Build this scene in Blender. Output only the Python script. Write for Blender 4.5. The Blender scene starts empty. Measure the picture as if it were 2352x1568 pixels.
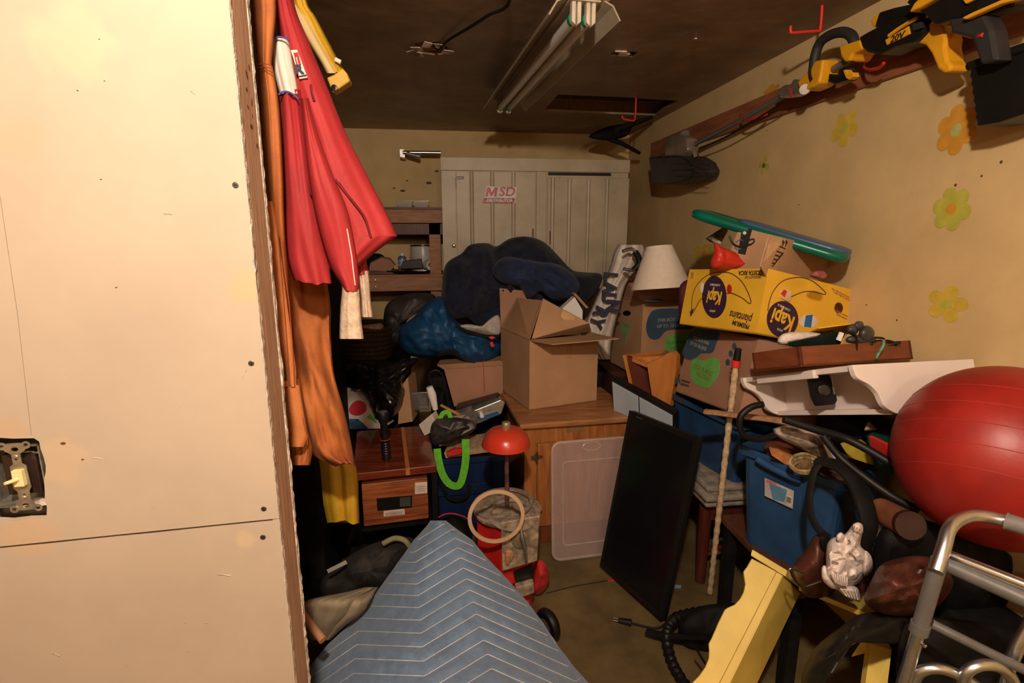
import bpy, bmesh, math, random
from mathutils import Vector, Matrix, Euler, noise
from math import pi, sin, cos, radians as rad
random.seed(7)
D=bpy.data; SC=bpy.context.scene; COL=SC.collection
# ---------------------------------------------------------------- camera
FPX=1200.; PIT=rad(11.5); YAW=rad(7.35); HC=1.53; CAM=Vector((0,0,HC))
cd=D.cameras.new('camera'); cam=D.objects.new('camera',cd); COL.objects.link(cam); SC.camera=cam
cam.location=CAM; cam.rotation_euler=Euler((pi/2-PIT,0,-YAW),'XYZ')
cd.sensor_width=36; cd.lens=36*FPX/2352; cd.clip_start=.02
# ---------------------------------------------------------------- world, lamps, exposure
W=D.worlds.new('world'); SC.world=W; W.use_nodes=True
W.node_tree.nodes['Background'].inputs[0].default_value=(1,.84,.66,1)
W.node_tree.nodes['Background'].inputs[1].default_value=.022
def lamp(name,loc,e,r,col):
    l=D.lights.new(name,'POINT'); l.energy=e; l.shadow_soft_size=r; l.color=col
    o=D.objects.new(name,l); COL.objects.link(o); o.location=loc; return o
lamp('ceiling_bulb',(-.03,-.12,2.26),150,.04,(1,.845,.68))
lamp('ceiling_bulb_second',(.35,-1.6,2.2),40,.09,(1,.84,.66))
vs=SC.view_settings; vs.view_transform='Standard'; vs.look='None'; vs.gamma=1; vs.use_curve_mapping=False
vs.exposure=0.0
# ---------------------------------------------------------------- helpers
def ray(px,py):
    x=(px-1176)/FPX; u=(784-py)/FPX
    up=u*cos(PIT)-sin(PIT); fw=cos(PIT)+u*sin(PIT)
    return Vector((x*cos(YAW)+fw*sin(YAW),-x*sin(YAW)+fw*cos(YAW),up))
def Px(px,py,x): r=ray(px,py); return CAM+r*(x/r.x)
def Py(px,py,y): r=ray(px,py); return CAM+r*(y/r.y)
def Pz(px,py,z): r=ray(px,py); return CAM+r*((z-HC)/r.z)
MATS={}
def mat(name,col,rough=.6,var=.12,scale=14,bump=.0,metal=0,stretch=None,col2=None,spec=.4,trans=0,alpha=1,bscale=None,coat=0,sheen=0,ramp=(.35,.65)):
    if name in MATS: return MATS[name]
    m=D.materials.new(name); m.use_nodes=True; nt=m.node_tree; b=nt.nodes['Principled BSDF']
    b.inputs['Roughness'].default_value=rough; b.inputs['Metallic'].default_value=metal
    b.inputs['Specular IOR Level'].default_value=spec
    if trans: b.inputs['Transmission Weight'].default_value=trans
    if alpha<1: b.inputs['Alpha'].default_value=alpha
    if coat: b.inputs['Coat Weight'].default_value=coat
    if sheen: b.inputs['Sheen Weight'].default_value=sheen
    tc=nt.nodes.new('ShaderNodeTexCoord'); mp=nt.nodes.new('ShaderNodeMapping')
    nt.links.new(tc.outputs['Object'],mp.inputs['Vector'])
    if stretch: mp.inputs['Scale'].default_value=stretch
    n=nt.nodes.new('ShaderNodeTexNoise'); n.inputs['Scale'].default_value=scale; n.inputs['Detail'].default_value=5; n.inputs['Roughness'].default_value=.6
    nt.links.new(mp.outputs[0],n.inputs['Vector'])
    r=nt.nodes.new('ShaderNodeValToRGB'); r.color_ramp.elements[0].position=ramp[0]; r.color_ramp.elements[1].position=ramp[1]
    c2=col2 or tuple(max(0,c*(1-2*var)) for c in col)
    c1=col if col2 else tuple(min(1,c*(1+var)) for c in col)
    r.color_ramp.elements[0].color=(*c2,1); r.color_ramp.elements[1].color=(*c1,1)
    nt.links.new(n.outputs[0],r.inputs[0]); nt.links.new(r.outputs[0],b.inputs['Base Color'])
    if bump:
        bp=nt.nodes.new('ShaderNodeBump'); bp.inputs['Strength'].default_value=bump; bp.inputs['Distance'].default_value=.01
        n2=n
        if bscale:
            n2=nt.nodes.new('ShaderNodeTexNoise'); n2.inputs['Scale'].default_value=bscale; n2.inputs['Detail'].default_value=3
            nt.links.new(mp.outputs[0],n2.inputs['Vector'])
        nt.links.new(n2.outputs[0],bp.inputs['Height']); nt.links.new(bp.outputs[0],b.inputs['Normal'])
    MATS[name]=m; return m
def fr(c,e=(0,0,0)): return Matrix.Translation(Vector(c))@Euler([rad(a) for a in e],'XYZ').to_matrix().to_4x4()
def mk(name,VF,m,parent=None,M=None,sm=False,bev=0,seg=2,label=None,kind=None,sol=0):
    V,Fc=VF; me=D.meshes.new(name); bm=bmesh.new()
    vs_=[bm.verts.new(M@Vector(v) if M else Vector(v)) for v in V]
    for f in Fc:
        try: bm.faces.new([vs_[i] for i in f])
        except ValueError: pass
    bmesh.ops.recalc_face_normals(bm,faces=bm.faces[:])
    if sol: bmesh.ops.solidify(bm,geom=bm.faces[:],thickness=sol)
    if bev:
        ed=[e for e in bm.edges if len(e.link_faces)==2 and e.calc_face_angle(0)>.5]
        bmesh.ops.bevel(bm,geom=ed,offset=bev,segments=seg,affect='EDGES',profile=.5,clamp_overlap=True)
    if sm:
        for f in bm.faces: f.smooth=True
        for e in bm.edges:
            if len(e.link_faces)==2 and e.calc_face_angle(0)>.9: e.smooth=False
    bm.to_mesh(me); bm.free()
    o=D.objects.new(name,me); COL.objects.link(o)
    if m: me.materials.append(m)
    if parent:
        o.parent=parent; w=parent
        L=Vector()
        while w: L=L+w.location; w=w.parent
        me.transform(Matrix.Translation(-L))
    else:
        bb=[v.co for v in me.vertices]
        L=Vector(((min(v.x for v in bb)+max(v.x for v in bb))/2,(min(v.y for v in bb)+max(v.y for v in bb))/2,min(v.z for v in bb)))
        me.transform(Matrix.Translation(-L)); o.location=L
    if label: o['label']=label
    if kind: o['kind']=kind
    return o
def thing(name,label,cat,loc=(0,0,0),group=None):
    o=D.objects.new(name,None); COL.objects.link(o); o.location=loc; o.empty_display_size=.05
    o['label']=label; o['category']=cat
    if group: o['group']=group
    return o
def tag(o,label,cat,group=None):
    o['label']=label; o['category']=cat
    if group: o['group']=group
    return o
def struct(o): o['kind']='structure'; return o
def box(s,c=(0,0,0)):
    x,y,z=s[0]/2,s[1]/2,s[2]/2
    V=[(c[0]+a*x,c[1]+b*y,c[2]+d*z) for a in(-1,1) for b in(-1,1) for d in(-1,1)]
    return V,[(0,1,3,2),(4,6,7,5),(0,4,5,1),(2,3,7,6),(0,2,6,4),(1,5,7,3)]
def bb(x0,x1,y0,y1,z0,z1): return box((x1-x0,y1-y0,z1-z0),((x0+x1)/2,(y0+y1)/2,(z0+z1)/2))
def hexa(b,t): # 4 bottom points, 4 top points
    return list(b)+list(t),[(0,1,2,3),(7,6,5,4)]+[(i,(i+1)%4,4+(i+1)%4,4+i) for i in range(4)]
def join(*L):
    V=[];Fc=[]
    for v,f in L:
        k=len(V); V+=list(v); Fc+=[tuple(i+k for i in q) for q in f]
    return V,Fc
def cr(pts,n=6,closed=False):
    P=[Vector(p) for p in pts]; N=len(P); out=[]
    rng=range(N if closed else N-1)
    for i in rng:
        a=P[(i-1)%N] if closed or i>0 else P[i]; b=P[i]; c=P[(i+1)%N]; d=P[(i+2)%N] if closed or i+2<N else P[(i+1)%N]
        for k in range(n):
            t=k/n
            out.append(.5*((2*b)+(c-a)*t+(2*a-5*b+4*c-d)*t*t+(3*b-a-3*c+d)*t**3))
    if not closed: out.append(P[-1])
    return out
def tube(pts,r,n=8,closed=False,flat=1.0):
    P=[Vector(p) for p in pts]; N=len(P); V=[];Fc=[]
    R=r if isinstance(r,(list,tuple)) else [r]*N
    t0=(P[1]-P[0]).normalized(); up=Vector((0,0,1)) if abs(t0.z)<.9 else Vector((0,1,0))
    nrm=(up-t0*up.dot(t0)).normalized()
    for i in range(N):
        if closed: t=(P[(i+1)%N]-P[i-1])
        else: t=P[min(i+1,N-1)]-P[max(i-1,0)]
        if t.length<1e-9: t=t0.copy()
        t.normalize()
        nrm=(nrm-t*nrm.dot(t))
        if nrm.length<1e-6: nrm=t.orthogonal()
        nrm.normalize(); b=t.cross(nrm)
        for k in range(n):
            a=2*pi*k/n; V.append(P[i]+(nrm*cos(a)*flat+b*sin(a))*R[i])
    for i in range(N if closed else N-1):
        j=(i+1)%N
        for k in range(n): Fc.append((i*n+k,i*n+(k+1)%n,j*n+(k+1)%n,j*n+k))
    if not closed: Fc+= [tuple(range(n))[::-1],tuple((N-1)*n+k for k in range(n))]
    return V,Fc
def lathe(prof,n=24,cap=True):
    V=[];Fc=[]
    for r,z in prof:
        for k in range(n): a=2*pi*k/n; V.append((r*cos(a),r*sin(a),z))
    for i in range(len(prof)-1):
        for k in range(n): Fc.append((i*n+k,i*n+(k+1)%n,(i+1)*n+(k+1)%n,(i+1)*n+k))
    if cap: Fc+=[tuple(range(n))[::-1],tuple((len(prof)-1)*n+k for k in range(n))]
    return V,Fc
def prism(poly,n0,n1): # polygon (u,v) extruded along third axis n0..n1
    N=len(poly)
    return [(p[0],p[1],n0) for p in poly]+[(p[0],p[1],n1) for p in poly],[tuple(range(N))[::-1],tuple(range(N,2*N))]+[(i,(i+1)%N,N+(i+1)%N,N+i) for i in range(N)]
def prism3(pts,vec): # 3d polygon extruded along a vector
    N=len(pts); vec=Vector(vec)
    return [Vector(p) for p in pts]+[Vector(p)+vec for p in pts],[tuple(range(N))[::-1],tuple(range(N,2*N))]+[(i,(i+1)%N,N+(i+1)%N,N+i) for i in range(N)]
def plate(outer,holes,n0,n1):
    bm=bmesh.new(); loops=[]
    for lp in [outer]+holes:
        v=[bm.verts.new((p[0],p[1],0)) for p in lp]; loops.append(v)
        for i in range(len(v)): bm.edges.new((v[i],v[(i+1)%len(v)]))
    bmesh.ops.triangle_fill(bm,use_beauty=True,use_dissolve=False,edges=bm.edges[:])
    bm.verts.index_update(); V2=[(v.co.x,v.co.y) for v in bm.verts]; T=[tuple(v.index for v in f.verts) for f in bm.faces]
    N=len(V2); V=[(a,b,n0) for a,b in V2]+[(a,b,n1) for a,b in V2]; Fc=[t[::-1] for t in T]+[tuple(i+N for i in t) for t in T]
    for lp in loops:
        ix=[v.index for v in lp]
        for i in range(len(ix)): a,b=ix[i],ix[(i+1)%len(ix)]; Fc.append((a,b,b+N,a+N))
    bm.free(); return V,Fc
def ell(cx,cy,rx,ry,n=28,a0=0,a1=2*pi): return [(cx+rx*cos(a0+(a1-a0)*k/n),cy+ry*sin(a0+(a1-a0)*k/n)) for k in range(n)]
def face(c,e,s,w): # frame on a box face: u right, v up, n outward
    M=fr(c,e); x,y,z=Vector((1,0,0)),Vector((0,1,0)),Vector((0,0,1))
    u,v,n,o={'-y':(x,z,-y,-s[1]/2*y),'+x':(y,z,x,s[0]/2*x),'-x':(-y,z,-x,-s[0]/2*x),'+z':(x,y,z,s[2]/2*z),'+y':(-x,z,y,s[1]/2*y)}[w]
    L=Matrix(((u.x,v.x,n.x,o.x),(u.y,v.y,n.y,o.y),(u.z,v.z,n.z,o.z),(0,0,0,1)))
    return M@L
FT={}
def text(s,size,bold=0,shear=0,ext=.0004,sx=1.0):
    cu=D.curves.new('t','FONT'); cu.body=s; cu.size=size; cu.align_x='CENTER'; cu.align_y='CENTER'; cu.offset=bold; cu.extrude=ext; cu.shear=shear; cu.resolution_u=3
    o=D.objects.new('t',cu); COL.objects.link(o); dg=bpy.context.evaluated_depsgraph_get(); me=o.evaluated_get(dg).to_mesh()
    V=[(v.co.x*sx,v.co.y,v.co.z) for v in me.vertices]; Fc=[tuple(p.vertices) for p in me.polygons]
    o.evaluated_get(dg).to_mesh_clear(); D.objects.remove(o); D.curves.remove(cu); return V,Fc
def fplane(M,u,v,n=.0,rot=0): return M@Matrix.Translation((u,v,n))@Matrix.Rotation(rad(rot),4,'Z')
def resample(pts,n):
    P=[Vector((p[0],p[1],0)) for p in pts]; L=[0]
    for i in range(len(P)): L.append(L[-1]+(P[(i+1)%len(P)]-P[i]).length)
    out=[];j=0
    for k in range(n):
        d=L[-1]*k/n
        while L[j+1]<d: j+=1
        t=(d-L[j])/max(1e-9,L[j+1]-L[j]); out.append(P[j].lerp(P[(j+1)%len(P)],t))
    return out
def nz(x,y,z): return noise.noise(Vector((x,y,z)))
def puff(outline,y0,thick,seg=64,rings=12,amp=.02,fq=6,back=.6,smooth=4,ctr=None,pw=.5,slope=(0,0),ridge=0,seed=0):
    """soft closed volume with the given outline; y0 = room depth of its rim, thick = bulge toward the viewer"""
    o=[Vector((p.x,p.y,0)) for p in cr([(a,b,0) for a,b in outline],smooth,True)] if smooth else [Vector((a,b,0)) for a,b in outline]
    b=resample(o,seg); c=Vector((*ctr,0)) if ctr else sum(b,Vector())/len(b)
    V=[];Fc=[]
    def pt(p,t,sgn):
        y=y0+slope[0]*(p.x-c.x)+slope[1]*(p.y-c.y)
        d=max(0,1-t*t)**pw
        w=Py(p.x,p.y,y)
        f=nz(w.x*fq+seed,w.z*fq,y*fq)+.5*nz(w.x*fq*2.3+seed,w.z*fq*2.3,3.1)
        if ridge:
            ax=w.x+.10*nz(w.x*3+seed,w.z*3,5.5); az=w.z+.10*nz(w.x*3+seed,w.z*3,9.5)
            f+=ridge*((1-abs(nz(ax*fq*.9+9+seed,az*fq*.55,1.7))*2.4)+.6*(1-abs(nz(ax*fq*1.7+2+seed,az*fq*2.1,6.1))*2.4)+.3*(1-abs(nz(ax*fq*4.1+seed,az*fq*3.3,2.2))*2.4))*.8
        yy=y-(thick*d+amp*f*min(1,d*1.6)) if sgn<0 else y+thick*back*d
        return Py(p.x,p.y,yy)
    V.append(pt(c,0,-1))
    for k in range(1,rings+1):
        t=sin(k/rings*pi/2)
        for q in b: V.append(pt(c.lerp(q,t),t,-1))
    for k in range(rings-1,0,-2):
        t=sin(k/rings*pi/2)
        for q in b: V.append(pt(c.lerp(q,t),t,1))
    last=len(V); V.append(pt(c,0,1))
    nr=(len(V)-2)//seg
    for i in range(seg): Fc.append((0,1+i,1+(i+1)%seg))
    for k in range(nr-1):
        for i in range(seg):
            a=1+k*seg+i; a2=1+k*seg+(i+1)%seg; Fc.append((a,a+seg,a2+seg,a2))
    for i in range(seg): Fc.append((last,1+(nr-1)*seg+(i+1)%seg,1+(nr-1)*seg+i))
    return V,Fc
def loft(rows,thick,nx=20,ny=40,amp=.012,fq=5,vf=1.2,back=.5,seed=0,pw=.5,hem=0,fine=0):
    """hanging cloth: rows=(py,xl,xr,y)"""
    R=cr([(r[1],r[2],r[0]) for r in rows],8); Y=cr([(r[3],0,0) for r in rows],8); N=len(R)
    V=[];Fc=[]; n2=nx+1+nx-1
    def at(v):
        f=v*(N-1); i=min(int(f),N-2); t=f-i
        return R[i].lerp(R[i+1],t),Y[i].lerp(Y[i+1],t).x
    for j in range(ny+1):
        v=j/ny; r,y=at(v)
        for k in range(nx+1):
            s=-1+2*k/nx; d=max(0,1-s*s)**pw
            f=nz(s*fq+seed,v*vf+seed*.37,seed)+.4*nz(s*fq*2.2,v*vf*1.7,seed+4)+fine*nz(s*fq*5,v*vf*9,seed+8)
            px=(r.x+r.y)/2+s*(r.y-r.x)/2
            py=r.z+hem*(v**6)*nz(s*2+seed,1.3,seed)*10
            V.append(Py(px,py,y-thick*d-amp*f*min(1,2*d)))
        for k in range(nx-1,0,-1):
            s=-1+2*k/nx; d=max(0,1-s*s)**pw; px=(r.x+r.y)/2+s*(r.y-r.x)/2
            py=r.z+hem*(v**6)*nz(s*2+seed,1.3,seed)*10
            V.append(Py(px,py,y+thick*back*d))
    for j in range(ny):
        for k in range(n2):
            a=j*n2+k;b=j*n2+(k+1)%n2; Fc.append((a,b,b+n2,a+n2))
    Fc+=[tuple(range(n2))[::-1],tuple(ny*n2+k for k in range(n2))]
    return V,Fc
def pxpoly(pts,y,dy): # pixel polygon on plane room-y=y, extruded away by dy
    return prism3([Py(a,b,y) for a,b in pts],(0,dy,0))
def wallpoly(pts,x,dx): return prism3([Px(a,b,x) for a,b in pts],(dx,0,0))
def wl(pts,x): return [Px(a,b,x) for a,b in pts]

def fpx(M,px,py): # pixel -> (u,v) on a face frame
    r=ray(px,py); n=M.to_3x3()@Vector((0,0,1)); k=(M.translation-CAM).dot(n)/r.dot(n); q=M.inverted()@(CAM+r*k); return (q.x,q.y)
def dec(name,M,pts,m,par,n0=.0,n1=.0012): return mk(name,prism([fpx(M,*p) for p in pts],n0,n1),m,par,M=M)
def lab(M,a,b,c,d): return [a,b,c,d]
# ---------------------------------------------------------------- materials
def stained(m,stains):
    """brown stains with soft edges at world points: (pos, radius, strength, colour)"""
    nt=m.node_tree; b=nt.nodes['Principled BSDF']; src=b.inputs['Base Color'].links[0].from_socket
    g=nt.nodes.new('ShaderNodeNewGeometry')
    nn=nt.nodes.new('ShaderNodeTexNoise'); nn.inputs['Scale'].default_value=28; nt.links.new(g.outputs['Position'],nn.inputs['Vector'])
    for p,r,s,c in stains:
        vd=nt.nodes.new('ShaderNodeVectorMath'); vd.operation='DISTANCE'; vd.inputs[1].default_value=p; nt.links.new(g.outputs['Position'],vd.inputs[0])
        ad=nt.nodes.new('ShaderNodeMath'); ad.operation='MULTIPLY_ADD'; ad.inputs[1].default_value=r*1.1; nt.links.new(nn.outputs[0],ad.inputs[0]); nt.links.new(vd.outputs['Value'],ad.inputs[2])
        mr=nt.nodes.new('ShaderNodeMapRange'); mr.inputs['From Min'].default_value=r*1.15; mr.inputs['From Max'].default_value=r*1.55; mr.inputs['To Min'].default_value=s; mr.inputs['To Max'].default_value=0
        nt.links.new(ad.outputs[0],mr.inputs['Value'])
        mx=nt.nodes.new('ShaderNodeMix'); mx.data_type='RGBA'; mx.inputs['B'].default_value=(*c,1)
        nt.links.new(mr.outputs[0],mx.inputs['Factor']); nt.links.new(src,mx.inputs['A']); src=mx.outputs['Result']
    nt.links.new(src,b.inputs['Base Color'])
M_wall=mat('wall_paint',(.61,.43,.205),.75,.05,5,.05,bscale=60)
M_ceil=mat('ceiling_board',(.29,.19,.12),.45,.16,4,.25,bscale=9,spec=.5)
M_floor=mat('concrete_floor',(.16,.112,.045),.5,.3,6,.1,bscale=40,col2=(.085,.058,.024))
M_gyp=mat('gypsum',(.52,.43,.36),.9,.25,60,.6)
M_stud=mat('stud_wood',(.50,.30,.19),.75,.1,16,.15,stretch=(6,6,.5),col2=(.36,.20,.12))
M_wood=mat('pine_wood',(.42,.20,.10),.6,.1,14,.1,stretch=(.6,6,6),col2=(.25,.11,.055))
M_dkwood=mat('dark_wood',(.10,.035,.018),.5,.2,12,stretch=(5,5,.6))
M_black=mat('black_plastic',(.008,.0073,.007),.38,.1,20,spec=.35)
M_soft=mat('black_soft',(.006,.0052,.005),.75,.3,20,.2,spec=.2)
M_rub=mat('black_rubber',(.007,.006,.006),.5,.1,30,spec=.3)
M_white=mat('white_plastic',(.74,.70,.68),.4,.03,6)
M_chrome=mat('chrome',(.68,.71,.75),.22,.05,20,metal=1)
M_alu=mat('aluminium',(.56,.59,.63),.32,.08,20,metal=1,bump=.03)
M_steel=mat('zinc_steel',(.55,.52,.48),.4,.12,40,metal=.9)
M_screw=mat('screw_black',(.09,.085,.08),.4,.2,90,metal=.7)
M_card=mat('cardboard',(.42,.235,.125),.85,.06,5,.05,bscale=150)
M_card2=mat('cardboard_inside',(.33,.18,.09),.9,.08,5)
M_card3=mat('cardboard_pink',(.36,.185,.115),.85,.07,5)
M_redpl=mat('red_coat_metal',(.55,.02,.015),.3,.15,12)
M_redhook=mat('red_vinyl',(.62,.03,.025),.4,.05,9)
M_yel=mat('yellow_tool',(.72,.33,.012),.42,.05,8)
# ---------------------------------------------------------------- room shell
XR,YB,ZC=1.57,4.47,2.35
X0,Y0=-2.0,-2.4
XL=-1.25
fl=struct(mk('floor',bb(X0-.1,XR+.1,Y0-.1,YB+.1,-.08,0),M_floor))
ja=[Pz(1255,1362,0),Pz(1400,1332,0)]
mk('floor_crack',tube([p+Vector((0,0,-.001)) for p in (ja[0],ja[0].lerp(ja[1],.4)+Vector((0,.008,0)),ja[1],Pz(1480,1312,0))],.0035,5),M_rub,fl)
wr=struct(mk('wall_right',bb(XR,XR+.1,Y0-.1,YB+.1,0,ZC),M_wall))
struct(mk('wall_back',bb(XL-.1,XR,YB,YB+.1,0,ZC),M_wall))
struct(mk('wall_side',bb(XL-.1,XL,.99,YB,0,ZC),M_wall))
struct(mk('wall_entry',bb(X0-.1,XR,Y0-.1,Y0,0,ZC),M_wall))
struct(mk('wall_far',bb(X0-.1,X0,Y0,1.1,0,ZC),M_wall))
# ceiling with its openings
hA=Pz(990,112,ZC); hB=Pz(1432,124,ZC)
def rag(cx,cy,rx,ry,n=18,j=.22,sd=1): return [(cx+rx*cos(a)*(1+j*nz(a*1.7,sd,2)),cy+ry*sin(a)*(1+j*nz(a*2.1,sd,5))) for a in [2*pi*k/n for k in range(n)]]
holes=[[(.70,3.28),(1.10,3.29),(1.48,3.33),(1.47,3.55),(1.49,3.74),(1.0,3.72),(.69,3.70)],rag(hA.x,hA.y,.075,.085,j=.5),[(hB.x-.055,hB.y-.03),(hB.x+.06,hB.y-.035),(hB.x+.055,hB.y+.035),(hB.x-.06,hB.y+.03)]]
ce=struct(mk('ceiling',plate([(X0-.1,Y0-.1),(XR+.1,Y0-.1),(XR+.1,YB+.1),(X0-.1,YB+.1)],holes,ZC,ZC+.014),M_ceil))
mk('attic_deck',bb(X0,XR+.1,Y0,YB+.1,ZC+.2,ZC+.24),M_dkwood,ce)
for a,b,c,d in((X0-.1,X0,Y0,YB),(XR+.1,XR+.2,Y0,YB),(X0,XR+.1,YB+.1,YB+.2),(X0,XR+.1,Y0-.2,Y0-.1)): mk('attic_side',bb(a,b,c,d,ZC+.001,ZC+.24),M_dkwood,ce)
for yy in (2.05,2.62,3.1,3.9):
    mk('joist',bb(X0,XR+.05,yy,yy+.04,ZC+.0145,ZC+.2),M_stud,ce)
mk('slat',bb(.72,1.46,3.5,3.52,ZC+.03,ZC+.06),M_dkwood,ce)
M_torn=mat('torn_paper',(.55,.42,.36),.9,.2,40)
for k in range(9):
    a=2*pi*k/9+.3; c=Vector((hA.x+.08*cos(a),hA.y+.085*sin(a),ZC-.004))
    if sin(a)<.75: mk('torn_flap',prism3([c+Vector((cos(a+q)*w,sin(a+q)*w,-.018*abs(sin(q*2+k)))) for q,w in((0,.03),(1.6,.028),(3.0,.034),(4.4,.026))],(0,0,.003)),M_torn,ce)
mk('wood_block',bb(hB.x-.02,hB.x+.03,hB.y-.005,hB.y+.03,ZC-.001,ZC+.03),M_white,ce)
mk('torn_flap',bb(hB.x-.055,hB.x+.0,hB.y-.048,hB.y-.04,ZC-.008,ZC-.001),M_torn,ce)
p=Pz(1597,92,ZC-.01); mk('screw_head',lathe([(.004,.0),(.012,.002),(.012,.006),(.004,.01)],12),M_steel,ce,M=fr((p.x,p.y,ZC-.011)))
for a,b in(((1160,300),(1040,70)),): pass
# ---------------------------------------------------------------- drywall partition on the left
S0=Vector((-.295,.87,0)); U=Vector((-.9976,-.07,0)).normalized(); Nn=Vector((-.07,.9976,0)).normalized()
MW=Matrix(((U.x,0,Nn.x,S0.x),(U.y,0,Nn.y,S0.y),(0,1,0,0),(0,0,0,1)))
def WLc(px,py):
    r=ray(px,py); k=(S0-CAM).dot(Nn)/r.dot(Nn); q=CAM+r*k; return ((q-S0).dot(U),q.z)
def WLp(px,py): s,z=WLc(px,py); return MW@Vector((s,z,0))
M_dry=mat('drywall',(.385,.315,.245),.8,.045,3,.03,bscale=50)
st=(.45,.28,.14)
stained(M_dry,[(WLp(575,655),.034,.6,(.50,.33,.18)),(WLp(70,1225),.05,.4,(.48,.31,.17)),(WLp(130,1060),.05,.3,(.52,.36,.2)),(WLp(20,990),.03,.35,st),(WLp(170,100),.06,.22,(.60,.45,.28)),(WLp(560,1240),.02,.25,(.6,.45,.2)),(WLp(45,320),.035,.2,st)])
SEAM=WLc(640,1193)[1]
SS=SEAM-WLc(0,1275)[1]
wp_=struct(thing('wall_left','bare drywall partition with exposed stud edge and a row of screws','wall',S0)); 
def jag(z0,z1,n,sd,a=.0028): return [(a*nz(k*.9,sd,1)+.0012*nz(k*3.3,sd,7),z0+(z1-z0)*k/n) for k in range(n+1)]
zl=SEAM-1.7*.01
def sl(s): return SEAM-.004*s
hole=[WLc(*q) for q in((-60,1012),(-20,1004),(30,1007),(78,1006),(90,1014),(93,1030),(101,1052),(105,1070),(105,1085),(101,1102),(103,1130),(103,1150),(108,1165),(107,1182),(98,1192),(60,1193),(20,1198),(-20,1196),(-60,1196))]
up_=[(.0,sl(0)+.0025)]+jag(SEAM+.012,ZC,70,3)+[(1.72,ZC),(1.72,sl(1.7)+.0025)]+[(x,sl(x)+.0025+.0015*nz(x*40,3,1)) for x in [1.7-.05*k for k in range(1,34)]]
lo_=[(.0,sl(0)-.002)]+jag(SEAM-.012,0,60,9)+[(1.72,0),(1.72,sl(1.7)-.002)]+[(x,sl(x)-.002+.001*nz(x*33,8,1)) for x in [1.7-.05*k for k in range(1,34)]]
mk('drywall_panel',plate(up_,[hole],0,.0127),M_dry,wp_,M=MW)
mk('drywall_panel',plate(lo_,[],0.0006,.0127),M_dry,wp_,M=MW)
# crumbled gypsum edge
for nm,t0,t1,sd,ww in(('gypsum_edge',.001,.0122,21,.002),('gypsum_edge',.1022,.1142,33,.003)):
    V=[];Fc=[];n=220
    for k in range(n+1):
        z=ZC*k/n
        for q in range(4):
            t=t0+(t1-t0)*q/3; V.append((-.0005-ww*abs(nz(z*60,q*.8,sd))*(1.6 if sd>30 and .6<z<1.2 else 1)-(.003 if sd>30 else .0)*max(0,nz(z*9,4,sd)),z,t))
        for q in range(4): V.append((.01,z,t0+(t1-t0)*(3-q)/3))
    for k in range(n):
        for q in range(8): a=k*8+q;b=k*8+(q+1)%8; Fc.append((a,b,b+8,a+8))
    mk(nm,(V,Fc),M_gyp,wp_,M=MW)
mk('stud',bb(.0,.038,0,ZC,.013,.1017),M_stud,wp_,M=MW,bev=.0015)
mk('plate_stud',bb(.6,.64,0,ZC,.013,.1017),M_stud,wp_,M=MW)
mk('back_panel',bb(.002,1.0,0,ZC,.102,.1144),M_dry,wp_,M=MW)
# gouges in the stud face
for k,(px,py) in enumerate(((572,155),(566,170),(580,148),(566,205),(578,235),(579,265),(569,245),(577,290),(590,335))):
    r=ray(px,py); # plane of the stud face: s=0
    q=CAM+r*((S0-CAM).dot(U)/r.dot(U))
    mk('gouge',lathe([(.0004,-.0003),(.0055,.0),(.004,.0006),(.0004,.0008)],9),M_dkwood,wp_,M=Matrix.Translation(q)@Matrix(((0,0,-U.x,0),(1,0,-U.y,0),(0,1,0,0),(0,0,0,1)))@Matrix.Rotation(k*.7,4,'Z')@Matrix.Diagonal((.55+.2*sin(k),1+.5*sin(k*2),1,1)))
for px,py in((541,425),(577,834),(606,1168),(604,1233)):
    s,z=WLc(px,py); F_=MW@Matrix.Translation((s,z,0))@Matrix.Rotation(pi,4,'X')
    sc=mk('drywall_screw',lathe([(.0042,-.0005),(.0046,.0006),(.0038,.0010),(.0005,.0011)],16),M_screw,wp_,M=F_)
    mk('cross_slot',join(box((.0045,.001,.0006),(0,0,.0011)),box((.001,.0045,.0006),(0,0,.0011))),M_black,sc,M=F_@Matrix.Rotation(.6,4,'Z'))
for k,(px,py,r) in enumerate(((228,90,2),(240,186,2),(178,208,2.5),(232,412,2.5),(267,660,3),(145,1018,7),(190,1055,4),(152,860,2),(441,210,3),(415,935,2.5),(382,491,5),(350,1166,3),(349,1180,2),(425,1430,4),(473,1430,5),(130,1500,4),(430,1497,3),(290,1530,2.5),(525,1350,2))):
    s,z=WLc(px,py); F_=MW@Matrix.Translation((s,z,0))@Matrix.Rotation(pi,4,'X')
    mk('nail_hole',lathe([(.0002,-.0004),(r*.00042,.0002),(r*.0003,.0004),(.0001,.0005)],10),M_dkwood if k<7 else mat('dry_dark',(.42,.30,.19),.9),wp_,M=F_@Matrix.Diagonal((1.3,.8,1,1)))
for (a,b) in(((375,490),(396,492)),((555,868),(566,850)),((212,1051),(236,1053)),((117,1497),(137,1506)),((436,208),(448,216)),((500,1318),(530,1322))):
    s,z=WLc(*a); s2,z2=WLc(*b); mk('scratch',tube([MW@Vector((s,z,-.0002)),MW@Vector(((s+s2)/2,(z+z2)/2+.0006,-.0003)),MW@Vector((s2,z2,-.0002))],.0007,5),M_gyp,wp_)
for pts in(((0,450),(40,720),(72,1000)),):
    mk('pencil_line',tube([MW@Vector((*WLc(*q),.0001)) for q in pts],.0004,4),mat('pencil',(.16,.12,.08),.9),wp_)
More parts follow.
